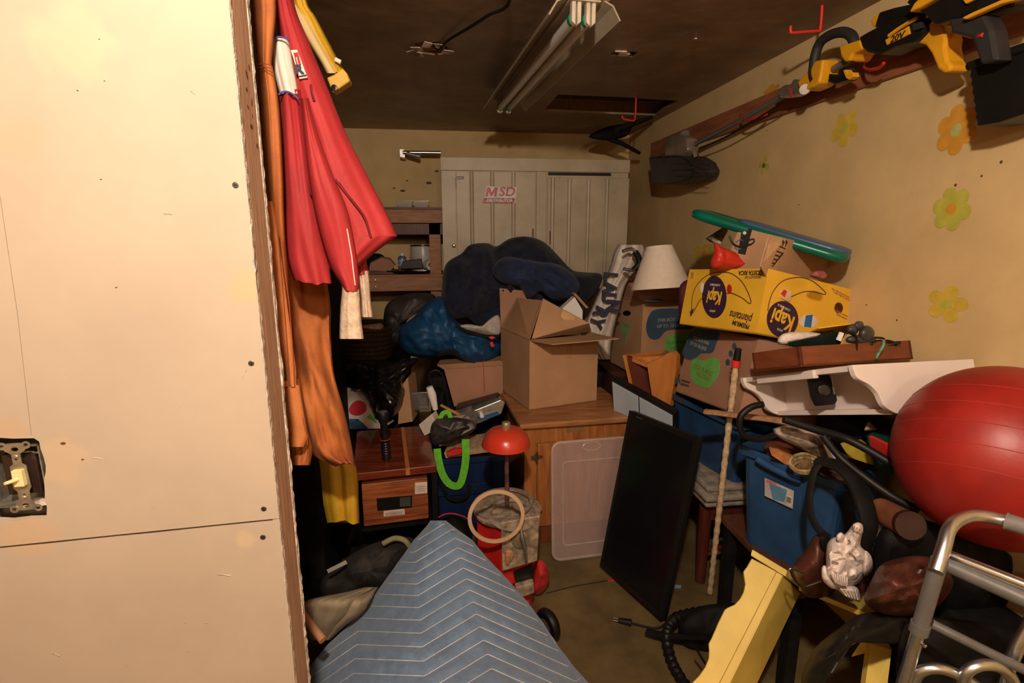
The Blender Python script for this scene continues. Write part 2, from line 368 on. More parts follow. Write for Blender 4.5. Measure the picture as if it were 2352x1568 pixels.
# ---------------------------------------------------------------- light switch in its open box
sw=thing('light_switch','ivory toggle light switch without cover in open metal wall box','switch',WLp(45,1190))
def wbox(p0,p1,t0,t1): # pixel rect on wall plane
    s0,z0=WLc(*p0); s1,z1=WLc(*p1); return bb(min(s0,s1),max(s0,s1),min(z0,z1),max(z0,z1),t0,t1)
cs,cz=WLc(42,1098)
def sb(x0,x1,z0,z1,t0,t1): return bb(cs-x1,cs-x0,cz+z0,cz+z1,t0,t1)
Mb=mat('switch_box_steel',(.42,.39,.33),.4,.2,60,metal=.8); Mbk=mat('bakelite',(.03,.016,.012),.25,.2,30)
bx=mk('wall_box',join(sb(-.05,.031,-.05,.05,.06,.062),sb(.029,.031,-.05,.05,.006,.062),sb(-.051,-.049,-.05,.05,.006,.062),sb(-.05,.031,.0485,.05,.006,.062),sb(-.05,.031,-.05,-.0485,.006,.062)),Mb,sw,M=MW)
mk('switch_body',join(sb(-.028,.018,-.034,.034,.016,.05),sb(.018,.022,-.02,-.01,.02,.03),sb(.018,.022,.012,.02,.02,.03)),Mbk,sw,M=MW,bev=.0015)
def yk(pts): return [(cs-a,cz+b) for a,b in pts]
yo=[(-.009,.056),(.009,.056),(.014,.05),(.014,.044),(.006,.038),(.006,.022),(.011,.018),(.012,-.018),(.0085,-.024),(.0085,-.039),(.012,-.043),(.014,-.05),(.009,-.056),(-.009,-.056),(-.014,-.05),(-.012,-.043),(-.0075,-.039),(-.0075,-.024),(-.012,-.018),(-.011,.018),(-.006,.022),(-.006,.038),(-.014,.044),(-.014,.05)]
ymesh=mk('mounting_strap',plate(yk(yo),[yk(ell(0,.046,.005,.0035,12)),yk(ell(0,-.048,.005,.0035,12)),yk(ell(.001,-.030,.002,.0024,8)),yk(ell(-.001,.030,.002,.0024,8))],.004,.0055),mat('strap_steel',(.50,.47,.40),.35,.15,60,metal=.85),sw,M=MW)
for a,b in((.016,.052),(-.016,.052),(.016,-.053),(-.016,-.053)):
    mk('plaster_ear',plate(yk(ell(a,b,.0062,.0062,14)),[yk(ell(a,b,.003,.003,10))],.0035,.005),MATS['strap_steel'],ymesh,M=MW)
Miv=mat('ivory_plastic',(.72,.58,.30),.35,.04,20)
mk('toggle_bezel',sb(-.0065,.0075,-.0135,.0135,-.003,.005),Miv,sw,M=MW,bev=.001)
c0=MW@Vector((cs+.0005,cz-.001,-.002)); mk('toggle',tube([c0,c0+U*.004-Nn*.012+Vector((0,0,.001)),c0+U*.006-Nn*.016+Vector((0,0,.0014))],[.0042,.0036,.003],10,flat=.8),Miv,sw,sm=True)
for b in(.034,-.034): mk('strap_screw',lathe([(.003,0),(.0034,.001),(.002,.0018),(.0004,.002)],12),M_steel,sw,M=MW@Matrix.Translation((cs,cz+b,.004))@Matrix.Rotation(pi,4,'X'))
mk('plaster_scrap',prism3([MW@Vector((cs-a,cz+b,.004)) for a,b in((.008,-.045),(.02,-.041),(.03,-.043),(.031,-.05),(.014,-.052))],Nn*.006),M_gyp,sw)
mk('loose_wire',tube([MW@Vector((cs-a,cz+b,t)) for a,b,t in((.0,.038,.012),(.012,.036,.018),(.022,.034,.014),(.028,.042,.03))],.0016,6),Mb,sw)
# ---------------------------------------------------------------- fluorescent fixture
fx=thing('fluorescent_fixture','two-tube fluorescent shop light with reflector wings on the ceiling','ceiling light',(.46,2.5,ZC-.1))
fa=Vector((.497,1.91,0)); fb=Vector((.375,3.30,0)); fd=(fb-fa).normalized(); fn=Vector((fd.y,-fd.x,0))
def FX(l,w,z): q=fa+fd*l+fn*w; return Vector((q.x,q.y,z))
Lf=(fb-fa).length
Mref=mat('reflector_enamel',(.50,.42,.31),.35,.12,6,col2=(.36,.29,.20))
def fprism(sec,l0,l1): return prism3([FX(l0,w,z) for w,z in sec],fd*(l1-l0))
mk('channel',fprism([(-.055,ZC-.001),(-.055,ZC-.045),(.055,ZC-.045),(.055,ZC-.001)],0,Lf),Mref,fx)
for sg in(-1,1):
    mk('reflector_wing',fprism([(sg*.05,ZC-.03),(sg*.05,ZC-.034),(sg*.098,ZC-.055),(sg*.125,ZC-.098),(sg*.130,ZC-.096),(sg*.102,ZC-.051)],.0,Lf-.02),Mref,fx)
Mtb=mat('tube_glass',(.72,.68,.66),.25,.03,9); Mgr=mat('green_cap',(.0,.30,.14),.3)
for sg in(-1,1):
    w=sg*.026
    tb=mk('tube',tube([FX(.055,w,ZC-.085),FX(Lf-.05,w,ZC-.085)],.0185,16),Mtb,fx,sm=True)
    for l0 in(.04,Lf-.06): mk('green_end_cap',tube([FX(l0,w,ZC-.085),FX(l0+.02,w,ZC-.085)],.0205,16),Mgr,tb,sm=True)
    for l0 in(.012,Lf-.03):
        mk('lamp_socket',join(fprism([(w-.017,ZC-.03),(w-.017,ZC-.105),(w-.003,ZC-.116),(w-.003,ZC-.03)],l0,l0+.026),fprism([(w+.017,ZC-.03),(w+.017,ZC-.105),(w+.003,ZC-.116),(w+.003,ZC-.03)],l0,l0+.026)),mat('socket_white',(.66,.56,.44),.5),fx,bev=.003)
mk('end_plate',fprism([(-.075,ZC-.001),(-.075,ZC-.04),(.085,ZC-.04),(.085,ZC-.001)],-.012,.01),MATS['socket_white'],fx,bev=.002)
# ceiling cable
cp=[Vector((hA.x,hA.y,ZC+.05)),Vector((hA.x+.03,hA.y-.02,ZC-.008))]+[Pz(a,b,z) for a,b,z in((1030,92,ZC-.012),(1075,65,ZC-.022),(1120,36,ZC-.02),(1172,-4,ZC-.012))]+[Vector((.14,1.5,ZC-.008)),Vector((.2,1.2,ZC-.006))]
tag(mk('ceiling_cable',tube(cr(cp,5),.006,8),M_rub,sm=True),'black cable running from ragged ceiling hole towards the shop light','cable')
# red hooks screwed in the ceiling
def chook(pts,y,label):
    return tag(mk('utility_hook',tube(cr([Py(a,b,y) for a,b in pts],4),.0055,8),M_redhook,sm=True),label,'hook','red vinyl hooks in the ceiling')
chook(((1888,-30),(1888,20),(1884,66),(1880,71),(1850,73),(1820,75),(1816,72),(1816,60)),1.95,'red square-bend hook hanging from ceiling above the yellow power tool')
chook(((1461,224),(1460,250),(1458,274),(1453,277),(1440,275),(1431,272),(1429,266)),3.30,'red square-bend hook hanging from ceiling beside the dark opening')
# ---------------------------------------------------------------- metal cabinet
Mc=mat('cabinet_enamel',(.52,.43,.31),.42,.06,5,col2=(.41,.33,.22)); 
cc,ce_,cs_=(.686,4.12,1.035),(0,0,-1.0),(1.372,.46,2.07)
mc=thing('metal_cabinet','tall cream metal cabinet with ribbed double doors against back wall','cabinet',(.686,4.12,0))
MC=fr(cc,ce_); YF=-.23
def cx_(px): return (MC.inverted()@Py(px,480,3.885)).x
mk('body',box(cs_),Mc,mc,M=MC,bev=.004)
mk('top_fascia',bb(-.69,.69,YF-.012,YF-.001,.945,1.035),Mc,mc,M=MC,bev=.003)
mk('side_stile',bb(-.686,cx_(1047),YF-.008,YF-.0005,-1.03,.944),Mc,mc,M=MC,bev=.002)
x0,x1=cx_(1049),cx_(1229); dl=mk('door',bb(x0,x1,YF-.014,YF-.001,-1.0,.94),Mc,mc,M=MC,bev=.003)
def rib(x,w,z0,z1,par): mk('rib',prism3([MC@Vector((x+a,YF-.013-b,z0)) for a,b in((-w,0),(-w*.4,.012),(w*.3,.014),(w,0))],(MC.to_3x3()@Vector((0,0,z1-z0)))),Mc,par)
for px in(1084,1131,1179): rib(cx_(px),.016,-1,.938,dl)
mk('centre_stile',bb(cx_(1231),cx_(1254),YF-.02,YF-.001,-1.03,.944),Mc,mc,M=MC,bev=.004)
x0,x1=cx_(1257),cx_(1441); dr=mk('door',bb(x0,x1,YF-.013,YF-.001,-1.02,.905),Mc,mc,M=MC,bev=.003)
for px in(1268,1306,1349,1391): rib(cx_(px),.016,-1,.903,dr)
mk('gap_shadow_strip',bb(cx_(1258),cx_(1400),YF-.002,YF-.0004,.920,.942),M_rub,mc,M=MC)
mk('knob',lathe([(.006,0),(.012,.006),(.014,.012),(.008,.018),(.001,.019)],14),mat('brass',(.6,.42,.18),.3,metal=.9),mc,M=MC@Matrix.Translation((cx_(1041),YF-.008,Py(1041,564,3.885).z-cc[2]))@Matrix.Rotation(pi/2,4,'X'))
hd=mat('scratch_brown',(.18,.10,.06),.6)
mk('door_latch',bb(cx_(1262),cx_(1267),YF-.022,YF-.012,Py(1264,560,3.885).z-cc[2],Py(1264,530,3.885).z-cc[2]),hd,dr,M=MC)
mk('door_latch',bb(cx_(1222),cx_(1226),YF-.018,YF-.012,Py(1264,545,3.885).z-cc[2],Py(1264,525,3.885).z-cc[2]),hd,dl,M=MC)
mk('door_pull',tube([MC@Vector((cx_(a),YF-.02,Py(a,b,3.885).z-cc[2])) for a,b in((1049,430),(1049,408),(1053,406),(1066,406),(1067,410),(1052,411))],.004,6),mat('pull_violet',(.40,.34,.32),.5),mc)
sf=MC@Matrix(((1,0,0,0),(0,0,-1,YF-.0275),(0,1,0,0),(0,0,0,1)))
def cz_(py): return Py(1150,py,3.87).z-cc[2]
xs=(cx_(1110)+cx_(1186))/2
mk('sticker_back',prism([(cx_(1110),cz_(466)),(cx_(1183),cz_(466)),(cx_(1186),cz_(430)),(cx_(1118),cz_(428))],-.001,.0),mat('sticker_white',(.72,.66,.62),.4),mc,M=sf)
mr=mat('sticker_red',(.55,.03,.05),.4); mkk=mat('sticker_black',(.03,.02,.03),.4)
mm=[(0,0),(.22,0),(.22,.55),(.42,.08),(.58,.08),(.78,.55),(.78,0),(1,0),(1,1),(.72,1),(.5,.46),(.28,1),(0,1)]
mk('sticker_text',prism([(a*.078+b*.012,b*.064) for a,b in mm],0,.0006),mr,mc,M=fplane(sf,xs-.105,cz_(441)-.032,.0006))
mk('sticker_text',text('SD',.088,.0014,.18,sx=1.1),mr,mc,M=fplane(sf,xs+.048,cz_(441),.0008))
mk('sticker_band',prism([(cx_(1111),cz_(459)),(cx_(1181),cz_(459)),(cx_(1182),cz_(455)),(cx_(1112),cz_(455))],0,.0006),mkk,mc,M=sf)
mk('sticker_band',prism([(cx_(1109),cz_(466)),(cx_(1180),cz_(466)),(cx_(1181),cz_(459)),(cx_(1110),cz_(459))],0,.0006),mr,mc,M=sf)
mk('sticker_text',text('DISTRIBUTOR',.030,.0008,.15,sx=1.0),mat('sticker_letters',(.75,.7,.66),.4),mc,M=fplane(sf,xs-.003,cz_(460.5),.001))
# ---------------------------------------------------------------- pipe on the back wall beside the cabinet
cr_=thing('curtain_rod','short chrome bracketed rod sticking out beside cabinet top','rod',Py(960,352,4.2))
mk('rod_tube',tube([Py(925,350,4.3),Py(1012,351,4.3)],.014,12),M_chrome,cr_,sm=True)
mk('wall_bracket',join(pxpoly(((918,343),(928,343),(930,362),(919,360)),4.3,.17)),M_steel,cr_)
mk('clamp',tube([Py(934,352,4.27),Py(965,360,4.26)],[.012,.016],10),M_steel,cr_,sm=True)
# ---------------------------------------------------------------- timber shelving at the back left
sh=thing('timber_shelf','rough timber shelving unit between hanging clothes and metal cabinet','shelf',(-.6,4.2,0))
zA0,zA1,zB0,zB1=1.618,1.715,1.120,1.228
mk('front_rail',bb(-1.22,-.004,3.98,4.018,zA0,zA1),M_wood,sh,bev=.003)
mk('front_rail',bb(-1.22,-.012,3.98,4.018,zB0,zB1),M_wood,sh,bev=.003)
mk('shelf_board',bb(-1.22,-.002,3.965,4.46,zA1,zA1+.014),M_dkwood,sh)
mk('shelf_board',bb(-1.22,-.008,3.97,4.46,zB1,zB1+.014),M_wood,sh)
mk('rear_rail',bb(-1.22,-.01,4.42,4.46,1.50,1.60),M_dkwood,sh)
mk('shadow_rail',bb(-1.22,-.004,4.02,4.06,1.535,1.617),M_dkwood,sh)  # dark board standing in for the deep shadow under the upper shelf
for xx in(-.105,-1.2):
    mk('post',bb(xx,xx+.085,4.02,4.06,0,zA0-.001),M_wood,sh,bev=.002)
mk('post',bb(-.105,-.02,4.38,4.418,0,zA0),M_wood,sh,bev=.002)
for px,py in((862,643),(863,659)): mk('nail',lathe([(.001,0),(.006,.001),(.004,.003),(.001,.0035)],10),M_chrome,sh,M=Matrix.Translation(Py(px,py,3.979))@Matrix.Rotation(pi/2,4,'X'))
Mclr=mat('clear_plastic',(.62,.55,.50),.2,.05,8,alpha=.35)
for a,b,lb in((912,948,'left of the two small clear plastic trays on top shelf'),(949,985,'right of the two small clear plastic trays on top shelf')):
    y=4.15; z=zA1+.014; x0=Py(a,470,y).x; x1=Py(b,470,y).x
    V,Fc=hexa([(x0+.012,y+.01,z),(x1-.012,y+.01,z),(x1-.012,y+.11,z),(x0+.012,y+.11,z)],[(x0,y,z+.055),(x1,y,z+.055),(x1,y+.12,z+.055),(x0,y+.12,z+.055)])
    tr=thing('plastic_tray',lb,'tray',((x0+x1)/2,y+.06,z),'clear trays on the top shelf')
    mk('tray_shell',(V,[f for f in Fc if f!=(7,6,5,4)]),Mclr,tr,sol=.002)
    mk('rim',tube([(x0,y,z+.055),(x1,y,z+.055),(x1,y+.12,z+.055),(x0,y+.12,z+.055)],.004,6,True),mat('clear_rim',(.6,.5,.42),.2,alpha=.6),tr)
zs=zB1+.014
cn=Py(973,620,4.22); pc=thing('paint_can','white paint can with dark rim and wire bail on lower shelf','can',(cn.x,4.22,zs))
Mcan=mat('can_white',(.50,.45,.42),.3,.08,10)
mk('can_body',lathe([(.094,0),(.096,.004),(.096,.2),(.094,.205)],28),Mcan,pc,M=fr((cn.x,4.22,zs)),sm=True)
mk('can_rim',lathe([(.094,.203),(.1,.204),(.1,.214),(.085,.214),(.084,.206),(.001,.206)],28,False),mat('can_dark',(.05,.04,.03),.3,metal=.6),pc,M=fr((cn.x,4.22,zs)),sm=True)
mk('bail_wire',tube(cr([(cn.x-.098,4.2,zs+.15),(cn.x-.09,4.12,zs+.04),(cn.x,4.1,zs-.0+.02),(cn.x+.09,4.12,zs+.05),(cn.x+.098,4.2,zs+.15)],5),.002,6),M_steel,pc)
bt=Py(924,600,4.2); bo=thing('spray_bottle','small blue bottle with white cap on lower shelf','bottle',(bt.x,4.2,zs))
mk('bottle_body',lathe([(.03,0),(.033,.004),(.033,.11),(.028,.125),(.013,.132)],20),mat('bottle_blue',(.10,.14,.30),.25,.2,20),bo,M=fr((bt.x,4.2,zs)),sm=True)
mk('bottle_label',lathe([(.0335,.05),(.0335,.1)],20,False),mat('bottle_label',(.32,.38,.55),.4,.3,60),bo,M=fr((bt.x,4.2,zs)),sm=True)
mk('bottle_label_red',lathe([(.0336,.01),(.0336,.045)],20,False),mat('bottle_red',(.22,.07,.07),.4,.3,60),bo,M=fr((bt.x,4.2,zs)),sm=True)
mk('cap',lathe([(.013,.13),(.014,.132),(.014,.15),(.011,.153)],16),M_white,bo,M=fr((bt.x,4.2,zs)),sm=True)
pn=Py(945,626,4.02); pa=thing('black_pan','shallow black pan lying at front of lower shelf','pan',(pn.x,4.07,zs))
mk('pan_body',lathe([(.001,.0),(.11,.0),(.15,.022),(.154,.024),(.15,.026),(.105,.006),(.001,.006)],36,False),M_black,pa,M=fr((pn.x,4.115,zs))@Matrix.Diagonal((1.25,.85,1,1)),sm=True)
mk('pan_lip_block',pxpoly(((925,600),(968,594),(972,616),(920,618)),4.08,.06),M_black,pa,bev=.004)
tp=Py(985,608,4.05); tpo=thing('paper_roll','white tape roll lying on the black pan','roll',(tp.x,4.06,zs+.03))
mk('roll',lathe([(.018,-.028),(.038,-.028),(.038,.028),(.018,.028),(.018,-.028)],24,False),mat('roll_white',(.62,.55,.5),.6),tpo,M=Matrix.Translation((tp.x,4.06,zs+.066))@Matrix.Rotation(.5,4,'Z')@Matrix.Rotation(pi/2,4,'X'),sm=True)
cs2=thing('cardboard_scrap','torn brown cardboard piece on lower shelf beside the pan','cardboard',Py(870,625,4.1))
mk('folded_sheet',prism3([Py(a,b,4.1) for a,b in((848,628),(850,605),(875,592),(895,596),(908,610),(890,628))],(0,.05,.01)),M_card3,cs2)
mk('folded_edge',prism3([Py(a,b,4.07) for a,b in((848,632),(850,622),(905,625),(902,633))],(0,.05,.004)),M_dkwood,cs2)
tag(mk('dark_rag',puff([(842,585),(870,582),(885,592),(875,605),(850,612),(838,600)],4.2,.05,seg=28,rings=6,amp=.01,fq=20),M_soft,sm=True),'crumpled dark rag behind cardboard on lower shelf','rag')
# ---------------------------------------------------------------- hanging clothes
M_or=mat('orange_canvas',(.47,.145,.035),.8,.12,9,.15,bscale=220,col2=(.34,.095,.026))
M_orl=mat('orange_canvas_light',(.54,.175,.05),.8,.08,9,.15,bscale=220)
M_red=mat('red_twill',(.40,.025,.028),.7,.08,6,.1,bscale=260)
M_cuff=mat('knit_cream',(.66,.50,.37),.9,.12,50,.5)
M_wht=mat('white_twill',(.68,.60,.53),.75,.06,9,.1,bscale=200)
M_blu=mat('blue_piping',(.06,.06,.28),.6)
M_yc=mat('yellow_oilskin',(.60,.34,.025),.42,.1,10,.05)
M_navy=mat('navy_thread',(.03,.03,.06),.7)
jy=1.46
jk=thing('red_jacket','red work jacket with white shoulder band and knit cuffs hanging at wall edge','jacket',Py(760,640,jy))
mk('jacket_body',loft([(-170,615,650,jy+.06),(0,628,674,jy+.04),(88,640,706,jy+.02),(200,660,752,jy),(300,690,792,jy),(400,700,842,jy),(480,720,884,jy),(536,728,910,jy),(545,728,908,jy),(575,735,868,jy),(612,742,824,jy)],.05,28,56,.022,1.5,1.6,seed=2.3,pw=.35),M_red,jk,sm=True)
mk('front_panel',loft([(205,640,690,jy-.05),(300,646,702,jy-.05),(400,650,716,jy-.05),(500,654,735,jy-.05),(560,657,746,jy-.05),(610,664,756,jy-.05),(648,676,762,jy-.05)],.035,20,40,.014,1.4,1.4,seed=5.1,hem=1.0),M_red,jk,sm=True)
mk('sleeve',loft([(225,690,708,jy-.06),(300,697,728,jy-.075),(400,708,764,jy-.085),(480,722,797,jy-.09),(560,742,815,jy-.09),(620,764,823,jy-.09),(650,782,826,jy-.09),(668,790,824,jy-.09)],.04,20,44,.010,1.3,2.2,seed=8.2),M_red,jk,sm=True)
cf=mk('knit_cuff',loft([(652,786,822,jy-.092),(670,785,826,jy-.092),(700,782,828,jy-.092),(740,780,831,jy-.092),(778,779,836,jy-.092)],.03,18,18,.004,3,.8,seed=3),M_cuff,jk,sm=True)
mk('knit_cuff',loft([(622,820,847,jy+.05),(650,824,849,jy+.05),(690,826,852,jy+.05),(728,828,857,jy+.05)],.026,14,14,.005,6,.8,seed=6),M_cuff,jk,sm=True)
mk('inner_sleeve',loft([(560,812,836,jy+.05),(600,815,842,jy+.05),(630,818,846,jy+.05)],.03,12,10,.006,4,1,seed=6),M_red,jk,sm=True)
mk('shoulder_band',loft([(86,624,660,jy-.045),(110,621,667,jy-.055),(150,625,674,jy-.06),(190,634,682,jy-.06),(215,641,686,jy-.06)],.035,18,18,.004,3,.8,seed=5.1),M_wht,jk,sm=True)
for pts in(((625,88),(640,85),(655,87),(664,93)),((640,217),(650,211),(662,211),(675,218),(686,228))):
    mk('blue_piping',tube(cr([Py(a,b,jy-.098) for a,b in pts],4),.0022,6),M_blu,jk,sm=True)
lgo=mk('chest_patch',pxpoly(((668,115),(682,114),(706,178),(688,181)),jy-.062,.006),M_wht,jk)
for pts in(((674,121),(684,120),(691,148),(686,149),(681,128),(678,129),(684,150),(681,151)),):
    mk('patch_mark',pxpoly(pts,jy-.066,.003),M_red,lgo)
mk('patch_letter',text('R',.027,.0012,sx=1.1),M_navy,lgo,M=Matrix.Translation(Py(686.5,160,jy-.066))@Matrix.Rotation(-.12,4,'Y')@Matrix.Rotation(pi/2,4,'X'))
mk('patch_line',pxpoly(((686,174),(703,171),(704,173),(687,176)),jy-.066,.003),M_navy,lgo)
def seam(pts,y,m,par,r=.0028): mk('seam',tube(cr([Py(a,b,y) for a,b in pts],4),r,6),m,par)
M_rdk=mat('red_dark_seam',(.16,.006,.010),.8)  # deeper red for the jacket seam lines
seam(((770,412),(790,438),(815,468),(838,500),(852,545)),jy-.062,M_rdk,jk,.003)
seam(((779,418),(800,448),(826,480)),jy-.062,M_rdk,jk,.0015)
seam(((797,525),(803,560),(808,590),(812,625),(816,655)),jy-.127,M_wht,jk,.0015)
seam(((714,194),(716,212),(722,232)),jy-.06,M_rdk,jk,.003)
seam(((710,418),(712,435),(716,448)),jy-.085,M_rdk,jk,.003)
mk('hanger_hook',tube(cr([Py(640,-150,jy+.05),Py(638,-200,jy+.05),Vector((Py(640,-160,jy).x,jy+.05,ZC))],4),.003,6),M_steel,jk)
# orange coveralls
oy=1.30
ov=thing('orange_coverall','orange canvas coverall with straps hanging behind the stud','coverall',Py(720,1060,oy))
mk('upper_body',loft([(-160,570,615,oy+.03),(0,578,634,oy+.03),(80,584,630,oy+.02),(145,590,624,oy+.01),(160,592,628,oy+.01),(250,598,642,oy),(400,606,650,oy),(480,612,652,oy+.02),(560,616,656,oy+.03),(640,616,662,oy+.04),(760,606,662,oy+.03),(880,610,684,oy+.0),(950,620,686,oy-.01)],.04,18,60,.014,1.3,2.6,seed=4.4),M_or,ov,sm=True)
mk('hip_section',loft([(500,560,636,oy+.18),(620,570,644,oy+.18),(760,580,650,oy+.17),(900,600,662,oy+.14)],.15,18,30,.02,1.5,2,back=1.1,seed=6),M_or,ov,sm=True)
mk('shoulder_strap',loft([(462,612,626,oy-.07),(540,616,640,oy-.085),(640,622,652,oy-.095),(760,632,668,oy-.10),(850,650,680,oy-.10),(888,661,682,oy-.10)],.012,10,30,.003,2,1,seed=1),M_orl,ov,sm=True)
mk('right_leg',loft([(560,640,735,oy+.33),(690,645,758,oy+.33),(760,655,760,oy+.31),(830,668,764,oy+.28),(880,678,772,oy+.25),(940,688,790,oy+.22),(1000,700,804,oy+.22),(1045,718,812,oy+.22),(1066,760,815,oy+.22)],.06,24,50,.04,1.5,3.4,seed=9.2,hem=1,fine=.1),M_or,ov,sm=True)
mk('left_leg',loft([(870,646,690,oy-.02),(930,650,700,oy-.02),(990,655,708,oy-.02),(1030,658,718,oy-.02),(1068,660,712,oy-.02)],.05,18,26,.012,3,1.4,seed=7),M_or,ov,sm=True)
pk=mk('pocket_flap',loft([(884,646,689,oy-.09),(940,650,698,oy-.09),(990,654,706,oy-.09),(1004,656,708,oy-.09),(1026,657,700,oy-.09)],.02,14,16,.004,2,1,seed=3),M_orl,ov,sm=True)
mk('buckle_loop',pxpoly(((648,876),(660,875),(661,887),(648,889)),oy-.115,.006),M_orl,ov)
for pts,y in((((640,488),(652,600),(664,700),(672,800),(676,884)),oy-.118),(((632,480),(643,600),(652,700),(660,800),(665,884)),oy-.118),(((695,960),(704,1000),(706,1020)),oy-.116),(((592,148),(606,146),(622,150)),oy-.045),(((592,155),(606,153),(624,158)),oy-.045)):
    mk('stitching',tube(cr([Py(a,b,y) for a,b in pts],4),.0011,5),mat('orange_stitch',(.30,.07,.02),.9),ov)
mk('hanger_hook',tube([Py(592,-150,oy+.03),Vector((Py(592,-160,oy).x,oy+.03,ZC))],.003,6),M_steel,ov)
# yellow raincoat
yy=1.72
rc=thing('yellow_raincoat','yellow oilskin raincoat with cream sleeve stripe hanging behind red jacket','raincoat',Py(780,1190,yy))
mk('sleeve',loft([(-120,650,690,yy),(0,668,704,yy),(40,682,726,yy),(90,704,752,yy),(140,735,778,yy),(165,747,792,yy)],.05,16,26,.006,3,1,seed=2),M_yc,rc,sm=True)
mk('sleeve_stripe',loft([(10,668,682,yy-.03),(40,678,704,yy-.045),(90,706,730,yy-.05),(140,736,758,yy-.05),(168,751,772,yy-.05)],.012,8,20,.002,2,1),mat('cream_stripe',(.66,.48,.22),.5,.06,9),rc,sm=True)
mk('cuff',pxpoly(((750,178),(768,170),(786,155),(797,168),(804,186),(764,213)),yy-.06,.045),M_yc,rc,bev=.004)
mk('snap',lathe([(.0095,0),(.009,.003),(.004,.004),(.001,.002)],14),M_black,rc,M=Matrix.Translation(Py(768,202,yy-.061))@Matrix.Rotation(pi/2,4,'X'))
mk('toggle',tube([Py(770,136,yy-.05),Py(783,143,yy-.05)],.006,8),M_white,rc)
mk('coat_body',loft([(-120,600,660,yy+.12),(100,640,705,yy+.12),(400,680,742,yy+.12),(700,690,745,yy+.12),(900,705,755,yy+.12),(1010,722,782,yy+.1),(1070,735,818,yy+.1),(1150,742,824,yy+.1),(1200,752,826,yy+.1)],.05,18,50,.03,2.6,.6,seed=3.3,hem=1),M_yc,rc,sm=True)
mk('hanger_hook',tube([Py(660,-100,yy+.1),Vector((Py(660,-110,yy).x,yy+.1,ZC))],.003,6),M_steel,rc)
# ---------------------------------------------------------------- nightstand
nc,ne,ns_=(-.263,2.413,.268),(0,0,6.7),(.345,.5,.536)
Mns=mat('mahogany',(.20,.035,.012),.22,.1,10,stretch=(.5,4,7),col2=(.09,.016,.008),coat=.3)
Mnd=mat('acacia',(.36,.105,.035),.35,.1,8,stretch=(.7,3,9),col2=(.14,.035,.014))
nt_=thing('nightstand','reddish wooden nightstand with black frame and one drawer','nightstand',(nc[0],nc[1],0))
NM=fr(nc,ne)
mk('table_top',bb(-.1785,.1785,-.262,.25,.234,.268),Mns,nt_,M=NM,bev=.003)
mk('inlay_strip',bb(.045,.062,-.2625,.25,.236,.2686),mat('inlay',(.42,.16,.05),.3,.1,20,stretch=(3,.5,3)),nt_,M=NM)
for a in(-1,1): mk('side_panel',bb(a*.168-.012,a*.168+.012,-.25,.25,-.268,.234),M_black,nt_,M=NM)
mk('back_panel',bb(-.156,.156,.23,.25,-.268,.234),M_black,nt_,M=NM)
mk('inner_shelf',bb(-.156,.156,-.24,.23,-.02,-.005),M_black,nt_,M=NM)
FN=face((nc[0],nc[1],nc[2]),ne,(ns_[0],.5,ns_[2]),'-y')
u0,v1=fpx(FN,830,1113); u1,v0=fpx(FN,985,1190)
dw=mk('drawer',prism([(u0,v0),(u1,v0),(u1,v1),(u0,v1)],-.24,.0),Mnd,nt_,M=FN,bev=.003)
dec('handle_recess',FN,((865,1144),(947,1137),(946,1164),(867,1172)),M_black,dw,0,.004)
dec('handle_plate',FN,((918,1142),(943,1140),(943,1160),(919,1162)),mat('handle_grey',(.06,.055,.05),.3),dw,.004,.007)
for pts in(((953,1108),(981,1106),(981,1132),(953,1134)),((881,1173),(929,1168),(930,1181),(881,1186))):
    st_=dec('paper_sticker',FN,pts,mat('sticker_paper',(.62,.52,.44),.6),dw,0,.0012)
    (a,b),(c,d),(e,f),(g,h)=pts
    for q in range(3):
        t=.35+.2*q; dec('print_line',FN,((a+4,b+(h-b)*t),(c-5,d+(f-d)*t),(c-5,d+(f-d)*t+1.5),(a+4,b+(h-b)*t+1.5)),mat('print_grey',(.34,.27,.22),.7),st_,.0012,.0016)
# flashlight
fp=Pz(888,1054,.537); fl_=thing('flashlight','black metal flashlight standing upright on the nightstand','flashlight',fp)
FM=fr((fp.x,fp.y,.537),(0,-1.5,0))
pr=[(.020,0),(.021,.004),(.021,.03)]
for k in range(5): pr+=[(.021,.032+k*.012),(.0185,.034+k*.012),(.0185,.038+k*.012),(.021,.04+k*.012)]
mk('grip',lathe(pr,20),M_black,fl_,M=FM,sm=True)
mk('red_ring',lathe([(.0215,.094),(.0225,.096),(.0215,.099)],20,False),mat('ring_red',(.4,.05,.02),.4),fl_,M=FM,sm=True)
mk('barrel',lathe([(.0165,.092),(.0165,.17),(.021,.18),(.024,.20),(.024,.222),(.021,.226)],20),M_rub,fl_,M=FM,sm=True)
mk('lens',lathe([(.02,.2255),(.018,.2275),(.001,.2285)],20,False),M_steel,fl_,M=FM,sm=True)
# ---------------------------------------------------------------- oak cabinet
Mok=mat('oak_varnish',(.40,.155,.045),.35,.1,9,stretch=(4,4,.6),col2=(.24,.08,.022))
Mokt=mat('oak_top',(.42,.19,.075),.4,.1,8,stretch=(.7,4,4),col2=(.22,.085,.03))
wc,we=(.62,2.60,.327),(0,0,3.4); WM=fr(wc,we); wcs=(.56,.50,.654)
wk=thing('oak_cabinet','varnished oak base cabinet standing behind the clear plastic lid','cabinet',(wc[0],wc[1],0))
mk('cabinet_body',bb(-.27,.27,-.23,.25,-.327,.295),Mok,wk,M=WM,bev=.003)
mk('cabinet_top',bb(-.30,.30,-.265,.26,.297,.327),Mokt,wk,M=WM,bev=.009,seg=3)
FW=WM@Matrix(((1,0,0,0),(0,0,-1,-.23),(0,1,0,0),(0,0,0,1)))
ud=fpx(FW,1232,1100)[0]; ut=fpx(FW,1300,1012)[1]; ub=fpx(FW,1250,1204)[1]
